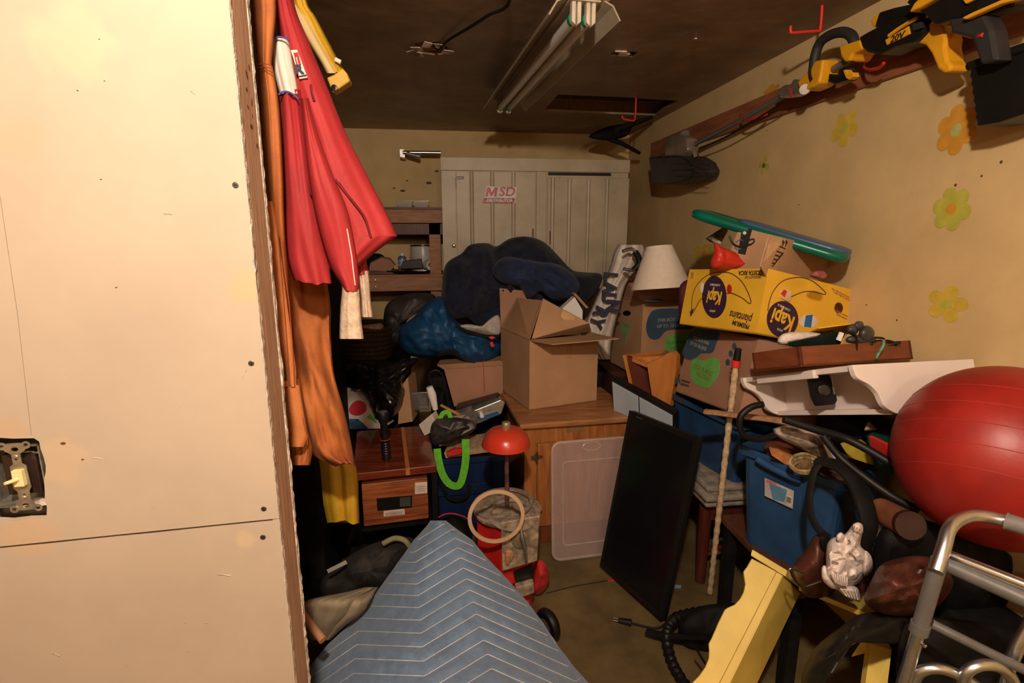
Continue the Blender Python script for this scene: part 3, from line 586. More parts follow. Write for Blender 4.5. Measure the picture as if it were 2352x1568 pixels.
mk('rail',prism([(-.27,ut+.005),(.27,ut+.005),(.27,.295),(-.27,.295)],0,.004),Mok,wk,M=FW)
dr2=mk('door',prism([(ud,ub),(.262,ub),(.262,ut),(ud,ut)],0,.018),Mok,wk,M=FW,bev=.004)
mk('door_panel',prism([(ud+.06,ub+.06),(.2,ub+.06),(.2,ut-.06),(ud+.06,ut-.06)],.018,.024),Mok,dr2,M=FW,bev=.004)
for py in(1046,1172):
    u,v=fpx(FW,1231,py); mk('hinge',tube([(FW@Vector((u,v+d,.022))) for d in(-.028,.028)],.006,8),mat('old_brass',(.16,.11,.05),.4,metal=.7),wk)
    mk('hinge_leaf',prism([(u-.028,v-.012),(u-.02,v-.004),(u-.006,v-.016),(u+.028,v-.006),(u+.028,v+.006),(u-.006,v+.016),(u-.02,v+.004),(u-.028,v+.012)],.018,.0215),MATS['old_brass'],wk,M=FW)
u,v=fpx(FW,1320,984); mk('name_plate',prism([(u-.045,v-.014),(u+.045,v-.014),(u+.045,v+.016),(u-.045,v+.016)],.004,.007),mat('plate_dull',(.20,.11,.04),.5),wk,M=FW)
mk('base_rail',prism([(-.27,-.327),(.27,-.327),(.27,ub-.006),(-.27,ub-.006)],0,.01),mat('oak_dark',(.16,.045,.016),.4,.1,9,stretch=(.6,4,4)),wk,M=FW)
# ---------------------------------------------------------------- open cardboard box
ob=(.552,2.75,.838); oe=(0,0,15.5); os_=(.398,.39,.366); OM=fr(ob,oe)
ox=thing('cardboard_box','open brown cardboard box with flaps up standing on oak cabinet','box',(ob[0],ob[1],.655))
def wallbox(par,M,s,m,nm='carton_wall',t=.005,mi=None):
    x,y,z=s[0]/2,s[1]/2,s[2]/2
    mk('carton_bottom',bb(-x,x,-y,y,-z,-z+t),m,par,M=M)
    mk(nm,bb(-x,x,-y,-y+t,-z,z),m,par,M=M); mk(nm,bb(-x,x,y-t,y,-z,z),m,par,M=M)
    mk(nm,bb(-x,-x+t,-y+t,y-t,-z,z),m,par,M=M); mk(nm,bb(x-t,x,-y+t,y-t,-z,z),m,par,M=M)
wallbox(ox,OM,os_,M_card)
def flap(par,a,b,c,d,m=None,t=.004,nm='flap'):
    a,b,c,d=map(Vector,(a,b,c,d)); n=(b-a).cross(d-a).normalized()*t
    return mk(nm,prism3([a,b,c,d],n),m or M_card,par)
def oc(x,y): return OM@Vector((x*os_[0]/2,y*os_[1]/2,os_[2]/2))
flap(ox,oc(-1,-1),oc(1,-1),Py(1421,777,2.36),Py(1268,790,2.36))
flap(ox,oc(-1,1),oc(-1,-1),Py(1246,690,2.66),Py(1188,684,2.84),M_card2)
flap(ox,oc(-1,-1)+Vector((.012,.02,0)),oc(1,-.6),Py(1352,742,2.58),Py(1247,686,2.68),M_card)
flap(ox,oc(-1,1),oc(.2,1),Py(1200,668,3.0),Py(1147,662,3.02),M_card3)
mk('packing_tape',pxpoly(((1292,711),(1324,727),(1313,744),(1287,729)),2.595,.002),mat('tape_tan',(.52,.30,.15),.3),ox)
dec('tape_tab',face(ob,oe,os_,'-y'),((1304,790),(1315,790),(1314,824),(1298,820)),mat('tape_clear',(.40,.215,.11),.25),ox)
fo=thing('foam_block','white foam block poking out of the open cardboard box','foam',Py(1318,740,2.85))
mk('foam',prism3([Py(a,b,2.78) for a,b in((1292,708),(1320,682),(1338,712),(1338,770),(1290,770))],(.0,.06,0)),M_white,fo)
mk('foam_edge',prism3([Py(a,b,2.775) for a,b in((1317,676),(1322,673),(1352,706),(1346,708))],(.0,.06,0)),M_card3,fo)
# ---------------------------------------------------------------- gumball machine
gx,gy=.232,1.955
gm=thing('gumball_machine','red gumball machine without its globe standing on the floor','gumball machine',(gx,gy,0))
GM=fr((gx,gy,0),(0,0,12))
mk('foot',lathe([(.115,0),(.125,.01),(.12,.05),(.105,.09),(.10,.16)],6),M_redpl,gm,M=GM,bev=.004)
mk('body',lathe([(.118,.15),(.128,.16),(.13,.40),(.125,.42)],6),M_redpl,gm,M=GM,bev=.004)
Mgrey=mat('worn_tin',(.40,.31,.22),.5,.3,30,metal=.3)
mk('collar',lathe([(.125,.415),(.138,.42),(.14,.432),(.128,.438),(.05,.44),(.001,.44)],32,False),Mgrey,gm,M=GM,sm=True)
mk('collar_ring',lathe([(.085,.442),(.1,.442),(.104,.45),(.09,.455),(.085,.442)],32,False),mat('ring_grey',(.25,.2,.17),.5,.2,30),gm,M=GM@Matrix.Rotation(.16,4,'X'),sm=True)
mk('collar_ring',lathe([(.11,.446),(.122,.446),(.124,.456),(.112,.456),(.11,.446)],32,False),MATS['ring_grey'],gm,M=GM@Matrix.Translation((.02,.01,0))@Matrix.Rotation(-.08,4,'Y'),sm=True)
mk('rod',tube([(gx,gy,.42),(gx-.002,gy,.72)],.0095,10),mat('rust_rod',(.10,.045,.03),.6,.3,30),gm,sm=True)
mk('dome_lid',lathe([(.001,.775),(.03,.774),(.065,.764),(.086,.744),(.096,.715),(.098,.702),(.094,.700),(.09,.712),(.06,.75),(.001,.765)],36,False),mat('red_enamel',(.52,.030,.018),.28,.25,9,col2=(.42,.05,.02)),gm,M=fr((gx-.004,gy,.005)),sm=True)
mk('lid_nut',join(lathe([(.021,.772),(.021,.784),(.017,.786),(.017,.797),(.014,.8),(.001,.8)],16,False)),mat('nut_tin',(.36,.28,.18),.45,.2,30,metal=.6),gm,M=fr((gx-.004,gy,.005)),sm=True)
cpl=[Py(a,b,1.80) for a,b in((1150,1200),(1240,1184),(1234,1288),(1154,1312))]
pl=mk('coin_plate',prism3(cpl,(.004,.022,0)),Mgrey,gm,bev=.003)
mk('coin_dial',lathe([(.036,0),(.036,.006),(.03,.009),(.001,.009)],24),mat('dial_tin',(.26,.2,.13),.5,.2,30,metal=.4),pl,M=Matrix.Translation(Py(1196,1238,1.798))@Matrix.Rotation(pi/2,4,'X'),sm=True)
mk('turn_handle',tube([Py(1196,1208,1.775),Py(1199,1232,1.765),Py(1206,1258,1.77),Py(1210,1294,1.78)],[.005,.009,.008,.004],8),M_steel,pl,sm=True)
mk('rust_patch',puff([(1160,1268),(1176,1264),(1178,1285),(1162,1300)],1.8,.006,seg=16,rings=4,amp=.002,fq=30),mat('rust',(.35,.16,.08),.8,.3,60),pl)
mk('chute',pxpoly(((1180,1316),(1224,1304),(1226,1352),(1190,1366)),1.83,.03),M_black,gm)
mk('chute_flap',pxpoly(((1184,1350),(1226,1338),(1228,1362),(1196,1372)),1.80,.03),Mgrey,gm,bev=.003)
rg=Py(1140,1186,1.76); n=(CAM-rg).normalized()
RM=Matrix.Translation(rg)@n.to_track_quat('Z','Y').to_matrix().to_4x4()@Matrix.Rotation(.5,4,'X')@Matrix.Rotation(.12,4,'Y')
tag(mk('gasket_ring',lathe([(.092,-.003),(.106,-.003),(.106,.003),(.092,.003),(.092,-.003)],48,False),mat('ring_tan',(.52,.34,.2),.5,.06,9),M=RM,sm=True),'flat tan ring propped against the gumball machine collar','ring')
tag(mk('red_bag',puff([(1228,1300),(1240,1284),(1256,1300),(1262,1330),(1248,1358),(1230,1366),(1222,1345)],1.95,.05,seg=36,rings=8,amp=.02,fq=16,ridge=.6),mat('red_film',(.50,.03,.03),.25,.15,20),sm=True),'crumpled red plastic bag on floor behind the gumball machine','bag')
# ---------------------------------------------------------------- clear lid leaning on the oak cabinet
cl=thing('clear_tub_cover','translucent storage lid leaning upright against the oak cabinet','lid',Pz(1290,1288,0))
Mcl=mat('frosted_plastic',(.62,.46,.43),.22,.04,6,alpha=.28); Mcl2=mat('frosted_edge',(.66,.52,.48),.2,.04,6,alpha=.4)
LA=Pz(1268,1291,.004); LB=LA+Vector((.40,.03,0)); up3=(Py(1266,1015,2.29)-LA); LT=LA+up3
lu=(LB-LA).normalized(); lv=up3.normalized(); ln=lu.cross(lv).normalized(); LH=up3.length
LM=Matrix(((lu.x,lv.x,ln.x,LA.x),(lu.y,lv.y,ln.y,LA.y),(lu.z,lv.z,ln.z,LA.z),(0,0,0,1)))
def rr(x0,y0,x1,y1,r,n=5):
    o=[]
    for cx,cy,a in((x1-r,y0+r,-pi/2),(x1-r,y1-r,0),(x0+r,y1-r,pi/2),(x0+r,y0+r,pi)):
        o+=[(cx+r*cos(a+pi/2*k/n),cy+r*sin(a+pi/2*k/n)) for k in range(n+1)]
    return o
mk('lid_panel',prism(rr(.006,.006,.394,LH-.006,.04),0,.003),Mcl,cl,M=LM)
def ridge(x0,y0,x1,y1,r,h,nm,w=.004): mk(nm,tube([LM@Vector((a,b,h)) for a,b in rr(x0,y0,x1,y1,r)],w,6,True),Mcl2,cl)
ridge(.006,.006,.394,LH-.006,.04,-.004,'lid_rim',.0075); ridge(.055,.075,.35,LH-.10,.02,.004,'lid_ridge')
mk('lid_grip',tube([LM@Vector((.2+.045*cos(t),LH-.035+.02*sin(t),.004)) for t in [2*pi*k/20 for k in range(20)]],.003,6,True),Mcl2,cl)
# ---------------------------------------------------------------- flat TV standing on its short side, and a second screen behind it
tc,te,ts=(.817,1.931,.375),(-11.6,-1.7,-70.8),(.405,.035,.735)
TM=fr((.817,1.931,.404),te)
tv=thing('flat_television','black flat-screen television standing upright on its short side','television',(.82,1.93,0))
Mtv=mat('tv_screen',(.006,.006,.007),.18,.05,5); 
mk('tv_case',box((ts[0],.03,ts[2]),(0,.012,0)),M_black,tv,M=TM,bev=.006)
mk('screen',bb(-.185,.185,-.0055,-.003,-.345,.345),Mtv,tv,M=TM)
for a,b,c,d in((-.2025,.2025,-.3675,-.345),(-.2025,.2025,.345,.3675),(-.2025,-.185,-.345,.345),(.185,.2025,-.345,.345)):
    mk('bezel',bb(a,b,-.0085,-.0032,c,d),M_black,tv,M=TM,bev=.001)
mk('status_mark',bb(-.15,-.11,-.0095,-.0085,.352,.354),M_steel,tv,M=TM)
m2=thing('computer_monitor','black monitor with pale blue screen wedged behind the flat television','monitor',(1.0,2.2,.5))
a=Py(1404,868,2.42); b=Py(1548,948,2.06); uu=(b-a).normalized(); vv=Vector((-.25,-.10,1)); vv=(vv-uu*vv.dot(uu)).normalized(); nn=uu.cross(vv)
if nn.dot(CAM-a)<0: nn=-nn
M2=Matrix(((uu.x,vv.x,nn.x,a.x),(uu.y,vv.y,nn.y,a.y),(uu.z,vv.z,nn.z,a.z),(0,0,0,1))); wl_=(b-a).length
mk('monitor_case',bb(0,wl_,-.24,0,-.035,0),M_black,m2,M=M2,bev=.004)
for q0,q1 in((.02,.46),(.485,.98)):
    mk('screen',bb(wl_*q0,wl_*q1,-.225,-.018,.0,.003),mat('screen_blue',(.52,.64,.74),.35,.05,5),m2,M=M2)
# ---------------------------------------------------------------- magazine rack
rk=thing('magazine_rack','orange pine magazine rack tilted beside the flat television','rack',Py(1500,930,2.3))
Mpi=mat('pine_orange',(.52,.20,.045),.4,.1,8,stretch=(4,4,.7),col2=(.40,.135,.03))
mk('end_panel',prism3([Py(a,b,2.30) for a,b in((1486,838),(1520,822),(1545,808),(1554,818),(1553,850),(1538,935),(1500,930))],(.03,.022,.0)),Mpi,rk,bev=.002)
mk('top_panel',prism3([Py(1430,815,2.42),Py(1486,838,2.32),Py(1540,808,2.32),Py(1530,803,2.44)],(0,.0,-.014)),Mpi,rk,bev=.002)
mk('side_panel',prism3([Py(a,b,2.40) for a,b in((1430,815),(1440,818),(1455,892),(1448,894))],(0.02,.02,0)),Mpi,rk)
mk('inner_panel',prism3([Py(a,b,2.38) for a,b in((1440,818),(1486,838),(1500,925),(1456,892))],(0.02,.02,0)),mat('rack_inside',(.10,.022,.012),.5),rk)
# ---------------------------------------------------------------- moving box with blue print
b2,b2e,b2s=(1.259,3.042,.935),(0,0,7),(.34,.395,.438)
bx2=thing('moving_box','brown moving box with pale green tree print behind the lampshade','box',(b2[0],b2[1],.71))
BM=fr(b2,b2e); wallbox(bx2,BM,b2s,M_card)
def b2c(x,y): return BM@Vector((x*b2s[0]/2,y*b2s[1]/2,b2s[2]/2))
flap(bx2,b2c(-1,1),b2c(-1,-1),Py(1461,618,3.0),Py(1412,608,3.15),M_card3)
flap(bx2,b2c(-1,-1),b2c(1,-1),Py(1588,655,2.72),Py(1452,655,2.70))
FL,FR=face(b2,b2e,b2s,'-x'),face(b2,b2e,b2s,'-y')
dec('hand_hole',FL,[(1440+9*cos(t),719+6*sin(t)) for t in [2*pi*k/16 for k in range(16)]],M_black,bx2)
Mtree=mat('tree_green',(.25,.34,.13),.8,.1,30)
tr_=dec('tree_print',FL,[(1436+ (15-6*(k%2))*cos(t)*(1-.25*sin(t)) ,757+(20-6*(k%2))*sin(t)) for k,t in enumerate([2*pi*q/26 for q in range(26)])],Mtree,bx2)
dec('tree_trunk',FL,((1434,770),(1437,770),(1436,792),(1433,792)),Mtree,bx2)
Mpb=mat('print_blue',(.035,.075,.13),.8,.1,20); Mpg=mat('print_green',(.14,.42,.09),.8,.08,20); Mlt=mat('print_light',(.30,.24,.17),.8)
def smoothpoly(pts,n=5): return [(p.x,p.y) for p in cr([(a,b,0) for a,b in pts],n,True)]
dec('blue_print',FR,smoothpoly(((1492,722),(1510,710),(1560,708),(1590,712),(1592,752),(1560,756),(1530,760),(1512,778),(1492,776),(1484,752))),Mpb,bx2)
dec('green_print',FR,smoothpoly(((1530,778),(1550,766),(1590,768),(1592,806),(1550,806),(1526,800))),Mpg,bx2)
def ftext(nm,F_,s,px,py,size,m,par,rot=0,bold=0,sx=1,n=.0016): u,v=fpx(F_,px,py); return mk(nm,text(s,size,bold,sx=sx),m,par,M=fplane(F_,u,v,n,rot))
ftext('print_text',FR,'THIS BOX HAS',1540,734,.026,Mlt,bx2,bold=.0006); ftext('print_text',FR,'UP TO 10 LIVES',1540,748,.026,Mlt,bx2,bold=.0006)
Mgd=mat('print_dgreen',(.16,.24,.04),.8); ftext('print_text',FR,'OUR PLANET',1556,786,.024,Mgd,bx2,bold=.0006); ftext('print_text',FR,'HAS ONE',1556,799,.024,Mgd,bx2,bold=.0006)
# flap print
mk('flap_print',pxpoly(((1482,688),(1515,686),(1528,690),(1515,692),(1482,692)),2.71,.001),Mpb,bx2)
tag(mk('storage_crate',bb(1.0,1.52,2.82,3.3,0,.70),M_dkwood,bev=.01),'dark wooden crate under the moving box behind the oak cabinet','crate')
# ---------------------------------------------------------------- laundry bag
M_can=mat('canvas_white',(.66,.58,.52),.85,.1,8,.2,bscale=90)
lb=thing('laundry_bag','white canvas laundry bag with black lettering slumped beside the moving box','laundry bag',Py(1375,820,2.95))
mk('bag_body',loft([(562,1420,1478,2.98),(580,1410,1482,2.95),(610,1402,1470,2.93),(650,1385,1440,2.93),(700,1362,1425,2.93),(750,1342,1412,2.93),(790,1345,1405,2.93),(825,1374,1402,2.95)],.11,20,36,.03,3,2.2,seed=4.7,back=.6),M_can,lb,sm=True)
for ch,px,py,rt in(('L',1401,634,0),('A',1399,660,0),('U',1397,684,-.05),('N',1407,702,.0),('R',1379,716,-.35),('Y',1370,739,-.3)):
    mk('letter',text(ch,.105,.0045,ext=.006),M_navy,lb,M=Matrix.Translation(Py(px,py,2.80))@Matrix.Rotation(rad(3),4,'Z')@Matrix.Rotation(pi/2,4,'X')@Matrix.Rotation(-pi/2-.12+rt,4,'Z')@Matrix.Diagonal((.85,1,1,1)))
rh=[(1430,577),(1452,572),(1466,590),(1468,606),(1458,620),(1432,617)]
mk('ring_handle',tube(cr([Py(a,b,2.72) for a,b in rh],6),.009,10),M_chrome,lb,sm=True)
mk('handle_grip',tube(cr([Py(a,b,2.72) for a,b in((1458,578),(1466,590),(1468,606),(1456,620))],6),.017,10),M_rub,lb,sm=True)
# ---------------------------------------------------------------- lampshade
ls=thing('lampshade','white tapered fabric lampshade resting on the moving box flaps','lampshade',Py(1515,660,2.62))
lm=Py(1516,614,2.62); LS=Matrix.Translation(lm)@Euler((rad(-7),rad(-3),0)).to_matrix().to_4x4()
k=2.62/1160
Msh=mat('shade_linen',(.74,.62,.50),.8,.03,40,.1)
mk('shade',lathe([(.068*k*1000,-.047*k*1000),(.030*k*1000,.047*k*1000)],40,False),Msh,ls,M=LS,sm=True,sol=.003)
for r,z in((.0675,-.0465),(.0298,.0465)): mk('rim_tape',lathe([(r*k*1000-.001,z*k*1000-.004),(r*k*1000+.002,z*k*1000-.004),(r*k*1000+.002,z*k*1000+.004),(r*k*1000-.001,z*k*1000+.004),(r*k*1000-.001,z*k*1000-.004)],40,False),Msh,ls,M=LS,sm=True)
mk('spider',join(*[tube([(0,0,.09),(.065*cos(t),.065*sin(t),.1)],.002,5) for t in(0,2.1,4.2)]),M_steel,ls,M=LS)
# ---------------------------------------------------------------- soft pile: navy quilt, blue jacket, bags
Mnv=mat('navy_fabric',(.007,.010,.030),.9,.25,6,.15,bscale=60,sheen=.06); Mnv2=mat('navy_lining',(.010,.022,.075),.85,.2,6,sheen=.06)
nq=thing('navy_quilt','dark navy quilted blanket heaped in front of metal cabinet','blanket',Py(1180,820,3.2))
mk('quilt_heap',puff([(1016,650),(1025,605),(1060,582),(1080,562),(1120,558),(1140,566),(1170,548),(1210,543),(1250,556),(1285,590),(1315,620),(1345,625),(1384,632),(1368,675),(1345,700),(1330,740),(1250,800),(1150,800),(1080,738),(1040,735),(1016,700)],3.34,.26,seg=140,rings=30,amp=.10,fq=6,ridge=.8,back=.9,smooth=4,seed=1.5),Mnv,nq,sm=True)
mk('quilt_fold',puff([(1160,590),(1230,600),(1290,610),(1330,650),(1320,680),(1285,692),(1262,688),(1240,672),(1215,690),(1190,660),(1150,650),(1130,620)],3.06,.13,seg=90,rings=20,amp=.07,fq=7,ridge=.8,seed=4),Mnv2,nq,sm=True)
bj=thing('blue_jacket','blue nylon jacket with red logo lying under the navy quilt','jacket',Py(1030,840,2.95))
Mbj=mat('blue_nylon',(.006,.052,.14),.55,.10,7,.05)
mk('jacket_heap',puff([(915,790),(920,752),(950,728),(975,700),(1015,680),(1040,730),(1095,762),(1146,778),(1148,812),(1110,842),(1075,838),(1040,815),(980,822),(930,812)],2.98,.20,seg=110,rings=24,amp=.042,fq=7,ridge=.9,seed=7),Mbj,bj,sm=True)
for pts in(((1122,774),(1132,772),(1138,776),(1128,779)),((1125,786),(1132,785),(1136,795),(1128,797))): mk('logo_mark',pxpoly(pts,2.77,.01),M_redhook,bj)
mk('trim_band',tube(cr([Py(a,b,2.79) for a,b in((1045,752),(1085,765),(1115,772),(1146,772))],4),.009,6),M_soft,bj)
tag(mk('fleece_lining',puff([(1046,750),(1075,744),(1108,748),(1125,732),(1146,724),(1148,768),(1110,768),(1080,760)],2.88,.05,seg=40,rings=8,amp=.015,fq=16),mat('grey_fleece',(.42,.38,.34),.95,.1,30,.4),sm=True),'pale grey fleece showing between quilt and blue jacket','cloth')
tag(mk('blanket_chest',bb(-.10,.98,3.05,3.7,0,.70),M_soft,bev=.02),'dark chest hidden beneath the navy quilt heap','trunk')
tag(mk('bin_bag',puff([(880,760),(885,705),(915,680),(960,672),(1000,678),(985,702),(935,735),(920,790),(900,815),(880,800)],3.2,.16,seg=56,rings=10,amp=.05,fq=10,ridge=.5,ctr=(915,745)),mat('grey_bag',(.035,.028,.025),.6,.3,12),sm=True),'charcoal bin bag between timber shelf and blue jacket','bag')
bk=thing('wicker_basket','dark wicker basket with floral cloth under the timber shelf','basket',Py(840,820,3.1))
bz0,bz1=Py(840,822,3.0).z,Py(840,757,3.0).z; bxa,bxb=Py(795,790,3.0).x,Py(882,790,3.0).x
Mwk=mat('wicker_dark',(.055,.03,.014),.8,.4,60,.5,stretch=(1,1,6))
for k in range(7):
    z=bz0+(bz1-bz0)*k/6; g=.012*(k/6)
    mk('weave_band',tube(cr([(bxa-g,3.0,z),(bxb+g,3.0,z),(bxb+g,3.26,z),(bxa-g,3.26,z)],5,True),(bz1-bz0)/11,8,True),Mwk,bk,sm=True)
mk('basket_core',bb(bxa+.005,bxb-.005,3.005,3.25,bz0-.005,bz1-.01),Mwk,bk)
mk('floral_cloth',puff([(832,748),(850,744),(878,742),(878,758),(850,762),(832,762)],3.0,.04,seg=28,rings=5,amp=.008,fq=20),mat('floral',(.42,.30,.28),.8,.4,45,col2=(.20,.12,.13)),bk,sm=True)
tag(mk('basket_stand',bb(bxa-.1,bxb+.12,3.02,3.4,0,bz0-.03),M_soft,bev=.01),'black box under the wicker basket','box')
Mbb=mat('black_bag_gloss',(.010,.009,.009),.28,.2,10)
tag(mk('rubbish_bag',puff([(790,860),(800,832),(850,825),(905,828),(960,822),(940,850),(925,880),(935,905),(915,950),(870,985),(845,930),(820,900),(796,905)],2.85,.18,seg=72,rings=14,amp=.06,fq=12,ridge=.8,seed=3,ctr=(865,885)),Mbb,sm=True),'glossy black rubbish bag slumped behind the flashlight','bag')
tb_=thing('tulip_bag','white shopping bag printed with red tulip behind the nightstand','bag',Py(835,985,2.72))
mk('bag_panel',prism3([Py(a,b,2.72) for a,b in((796,890),(812,895),(848,938),(880,985),(800,985))],(.05,.12,0)),mat('bag_white',(.52,.46,.42),.5),tb_,bev=.004)
mk('tulip_bloom',pxpoly(smoothpoly(((802,938),(812,924),(826,920),(840,928),(840,944),(824,954),(806,950))),2.715,.004),mat('tulip_red',(.42,.02,.03),.5),tb_)
mk('tulip_leaf',pxpoly(((842,958),(850,950),(866,972),(858,968)),2.715,.004),mat('leaf_green',(.08,.38,.06),.5),tb_)
mk('blue_wash',pxpoly(((802,962),(822,962),(838,976),(846,985),(802,985)),2.715,.003),mat('wash_blue',(.03,.08,.16),.5,.4,20),tb_)
tag(mk('cardboard_sheet',prism3([Py(a,b,2.80) for a,b in((918,890),(937,866),(948,968),(914,974))],(.03,.18,0)),M_card,bev=.002),'upright cardboard strip leaning beside the black rubbish bag','cardboard')
# box behind with red string
rb=thing('shipping_carton','tan carton with red string behind the open cardboard box','box',Py(1085,930,2.75))
R1=[Py(1020,845,2.80),Py(1165,835,2.80),Py(1165,905,2.8),Py(1043,934,2.80)]
mk('carton_body',prism3([Py(a,b,2.86) for a,b in((1018,842),(1160,832),(1160,910),(1043,934))],(.03,.12,0)),M_card3,rb,bev=.002)
mk('carton_lid',prism3([Py(a,b,2.855) for a,b in((1003,838),(1150,828),(1160,838),(1018,848))],(.02,.12,.0)),M_card2,rb)
mk('red_string',tube([Py(1110,828,2.84),Py(1113,900,2.84),Py(1115,945,2.80)],.0022,5),M_redhook,rb)
# ---------------------------------------------------------------- blue totes with clutter, between nightstand and oak cabinet
def tote(par,c,yaw,s,m,tap=.9,lid=False,rim=.012,t=.004):
    M=fr(c,(0,0,yaw)); x,y,z=s[0]/2,s[1]/2,s[2]
    def ring(k,zz,r=.03,n=3,off=0): return [M@Vector((a,b,zz)) for a,b in rr(-x*k-off,-y*k-off,x*k+off,y*k+off,r,n)]
    o=ring(tap,0); p=ring(1,z); i=ring(1,z,off=-t); j=ring(tap,t,off=-t); n=len(o)
    V=o+p+i+j; Fc=[tuple(range(n))[::-1]]+[(k,(k+1)%n,n+(k+1)%n,n+k) for k in range(n)]+[(n+k,n+(k+1)%n,2*n+(k+1)%n,2*n+k) for k in range(n)]+[(2*n+k,2*n+(k+1)%n,3*n+(k+1)%n,3*n+k) for k in range(n)]+[tuple(3*n+k for k in range(n))]
    body=mk('tub',(V,Fc),m,par)
    q=[ring(1,z-.022,off=.001),ring(1,z-.022,off=rim),ring(1,z,off=rim),ring(1,z+.004,off=rim*.5),ring(1,z+.001,off=-.001)]
    V=[v for l in q for v in l]; Fc=[(a*n+k,a*n+(k+1)%n,(a+1)*n+(k+1)%n,(a+1)*n+k) for a in range(4) for k in range(n)]
    mk('rim',(V,Fc),m,par,sm=True)
    if lid: mk('lid_top',prism3(ring(1,z+.004),(0,0,.006)),m,par)
    return M
Mbt=mat('tote_navy',(.008,.020,.065),.3,.15,8); Mbb2=mat('tote_blue',(.022,.068,.165),.32,.15,7)
t1=thing('blue_tote','dark blue lidded tote at bottom of the stack beside nightstand','tote',(.11,2.64,0))
tote(t1,(.11,2.66,0),2,(.37,.42,.272),Mbt,.93,True)
t2=thing('blue_tote','dark blue tote overflowing with clutter on top of its stack','tote',(.11,2.64,.284))
tote(t2,(.11,2.66,.284),2,(.36,.41,.155),Mbt,.95)
mk('content_fill',bb(-.055,.275,2.48,2.84,.30,.42),M_soft,t2)
gb=thing('green_handle_bag','black tote bag with lime green handles on the clutter','bag',Py(1040,1030,2.5))
mk('bag_body',puff([(985,990),(1000,962),(1050,958),(1090,968),(1092,985),(1060,1008),(1010,1028),(992,1020)],2.52,.07,seg=48,rings=8,amp=.02,fq=14,ridge=.4),mat('bag_greyblack',(.035,.03,.028),.45,.4,25),gb,sm=True)
Mlime=mat('lime_webbing',(.14,.52,.03),.6,.1,40)
def ribbon(pts,y,w,m,par,nm,dy=.004):
    P=cr([(a,b,0) for a,b in pts],6); V=[];Fc=[]
    for i,p in enumerate(P):
        t=(P[min(i+1,len(P)-1)]-P[max(0,i-1)]).normalized(); nrm=Vector((-t.y,t.x,0))*w/2
        for sg in(-1,1):
            q=p+nrm*sg; V.append(Py(q.x,q.y,y)); V.append(Py(q.x,q.y,y+dy))
    for i in range(len(P)-1):
        a=i*4; b=a+4; Fc+=[(a,a+2,b+2,b),(a+1,b+1,b+3,a+3),(a,b,b+1,a+1),(a+2,a+3,b+3,b+2)]
    Fc+=[(0,1,3,2),tuple((len(P)-1)*4+k for k in(0,2,3,1))]
    return mk(nm,(V,Fc),m,par)
ribbon(((1004,1030),(1008,1060),(1018,1092),(1034,1112),(1054,1114),(1064,1090),(1070,1050),(1069,1008)),2.42,17,Mlime,gb,'green_strap')
ribbon(((1010,968),(1016,950),(1030,946),(1034,960)),2.5,10,Mlime,gb,'green_strap')
ribbon(((1016,1115),(1028,1140),(1050,1148),(1072,1138),(1078,1112)),2.415,9,M_soft,gb,'black_strap')
pm=thing('magazine_stack','loose magazines and papers heaped on the upper blue tote','magazines',Py(1060,1010,2.6))
Mgz=mat('magazine_print',(.30,.26,.24),.4,.5,14,col2=(.05,.045,.045))
for k,(pts,y) in enumerate(((((1000,1005),(1085,970),(1092,982),(1010,1025)),2.47),(((998,985),(1075,955),(1082,966),(1004,1000)),2.52),(((1020,1040),(1140,1022),(1150,1034),(1024,1052)),2.5))):
    mk('magazine',prism3([Py(a,b,y) for a,b in pts],(.03,.16,.012)),Mgz if k<2 else mat('paper_edge',(.42,.28,.18),.8,.2,40),pm)
mk('white_page',prism3([Py(a,b,2.5) for a,b in((962,975),(992,950),(1000,968),(1062,960),(1040,975),(1005,985),(975,1000))],(.02,.05,.0)),mat('page_white',(.52,.46,.40),.7),pm)
mk('red_flap',pxpoly(((1026,1040),(1046,1030),(1068,1032),(1058,1042),(1030,1048)),2.46,.02),M_redhook,pm)
tag(mk('wooden_dowel',tube([Py(1012,930,2.62),Py(1050,950,2.6),Py(1088,972,2.55)],[.008,.010,.009],8),mat('honey_wood',(.40,.17,.04),.4),sm=True),'honey coloured wooden handle lying across the magazines','handle')
tray=thing('metal_tray','silver tray of oddments beside the oak cabinet top','tray',Py(1110,960,2.62))
mk('tray_pan',prism3([Py(a,b,2.62) for a,b in((1068,962),(1090,942),(1150,918),(1160,925),(1152,950),(1090,976))],(.01,.1,-.006)),M_steel,tray,bev=.004)
mk('blue_slab',prism3([Py(a,b,2.61) for a,b in((1098,958),(1140,945),(1148,952),(1100,968))],(.01,.08,.004)),mat('slab_blue',(.03,.09,.22),.4),tray)
mk('white_chip',pxpoly(((1102,950),(1108,948),(1112,958),(1104,960)),2.6,.02),M_white,tray)
mk('black_flap',prism3([Py(a,b,2.66) for a,b in((1045,938),(1140,912),(1155,925),(1080,952))],(.02,.12,-.01)),M_black,tray)
dr_=thing('white_handle_tool','white handled tool with black cord standing in the clutter','tool',Py(998,940,2.6))
mk('handle',tube([Py(986,888,2.6),Py(992,905,2.6),Py(1000,940,2.6)],[.017,.022,.014],12),M_white,dr_,sm=True)
mk('tip',tube([Py(1000,940,2.6),Py(1002,968,2.6)],.007,8),M_chrome,dr_,sm=True)
mk('cord_loop',tube(cr([Py(a,b,2.62) for a,b in((992,884),(985,862),(1000,850),(1016,862),(1020,890),(1012,920))],5),.005,6),M_rub,dr_,sm=True)
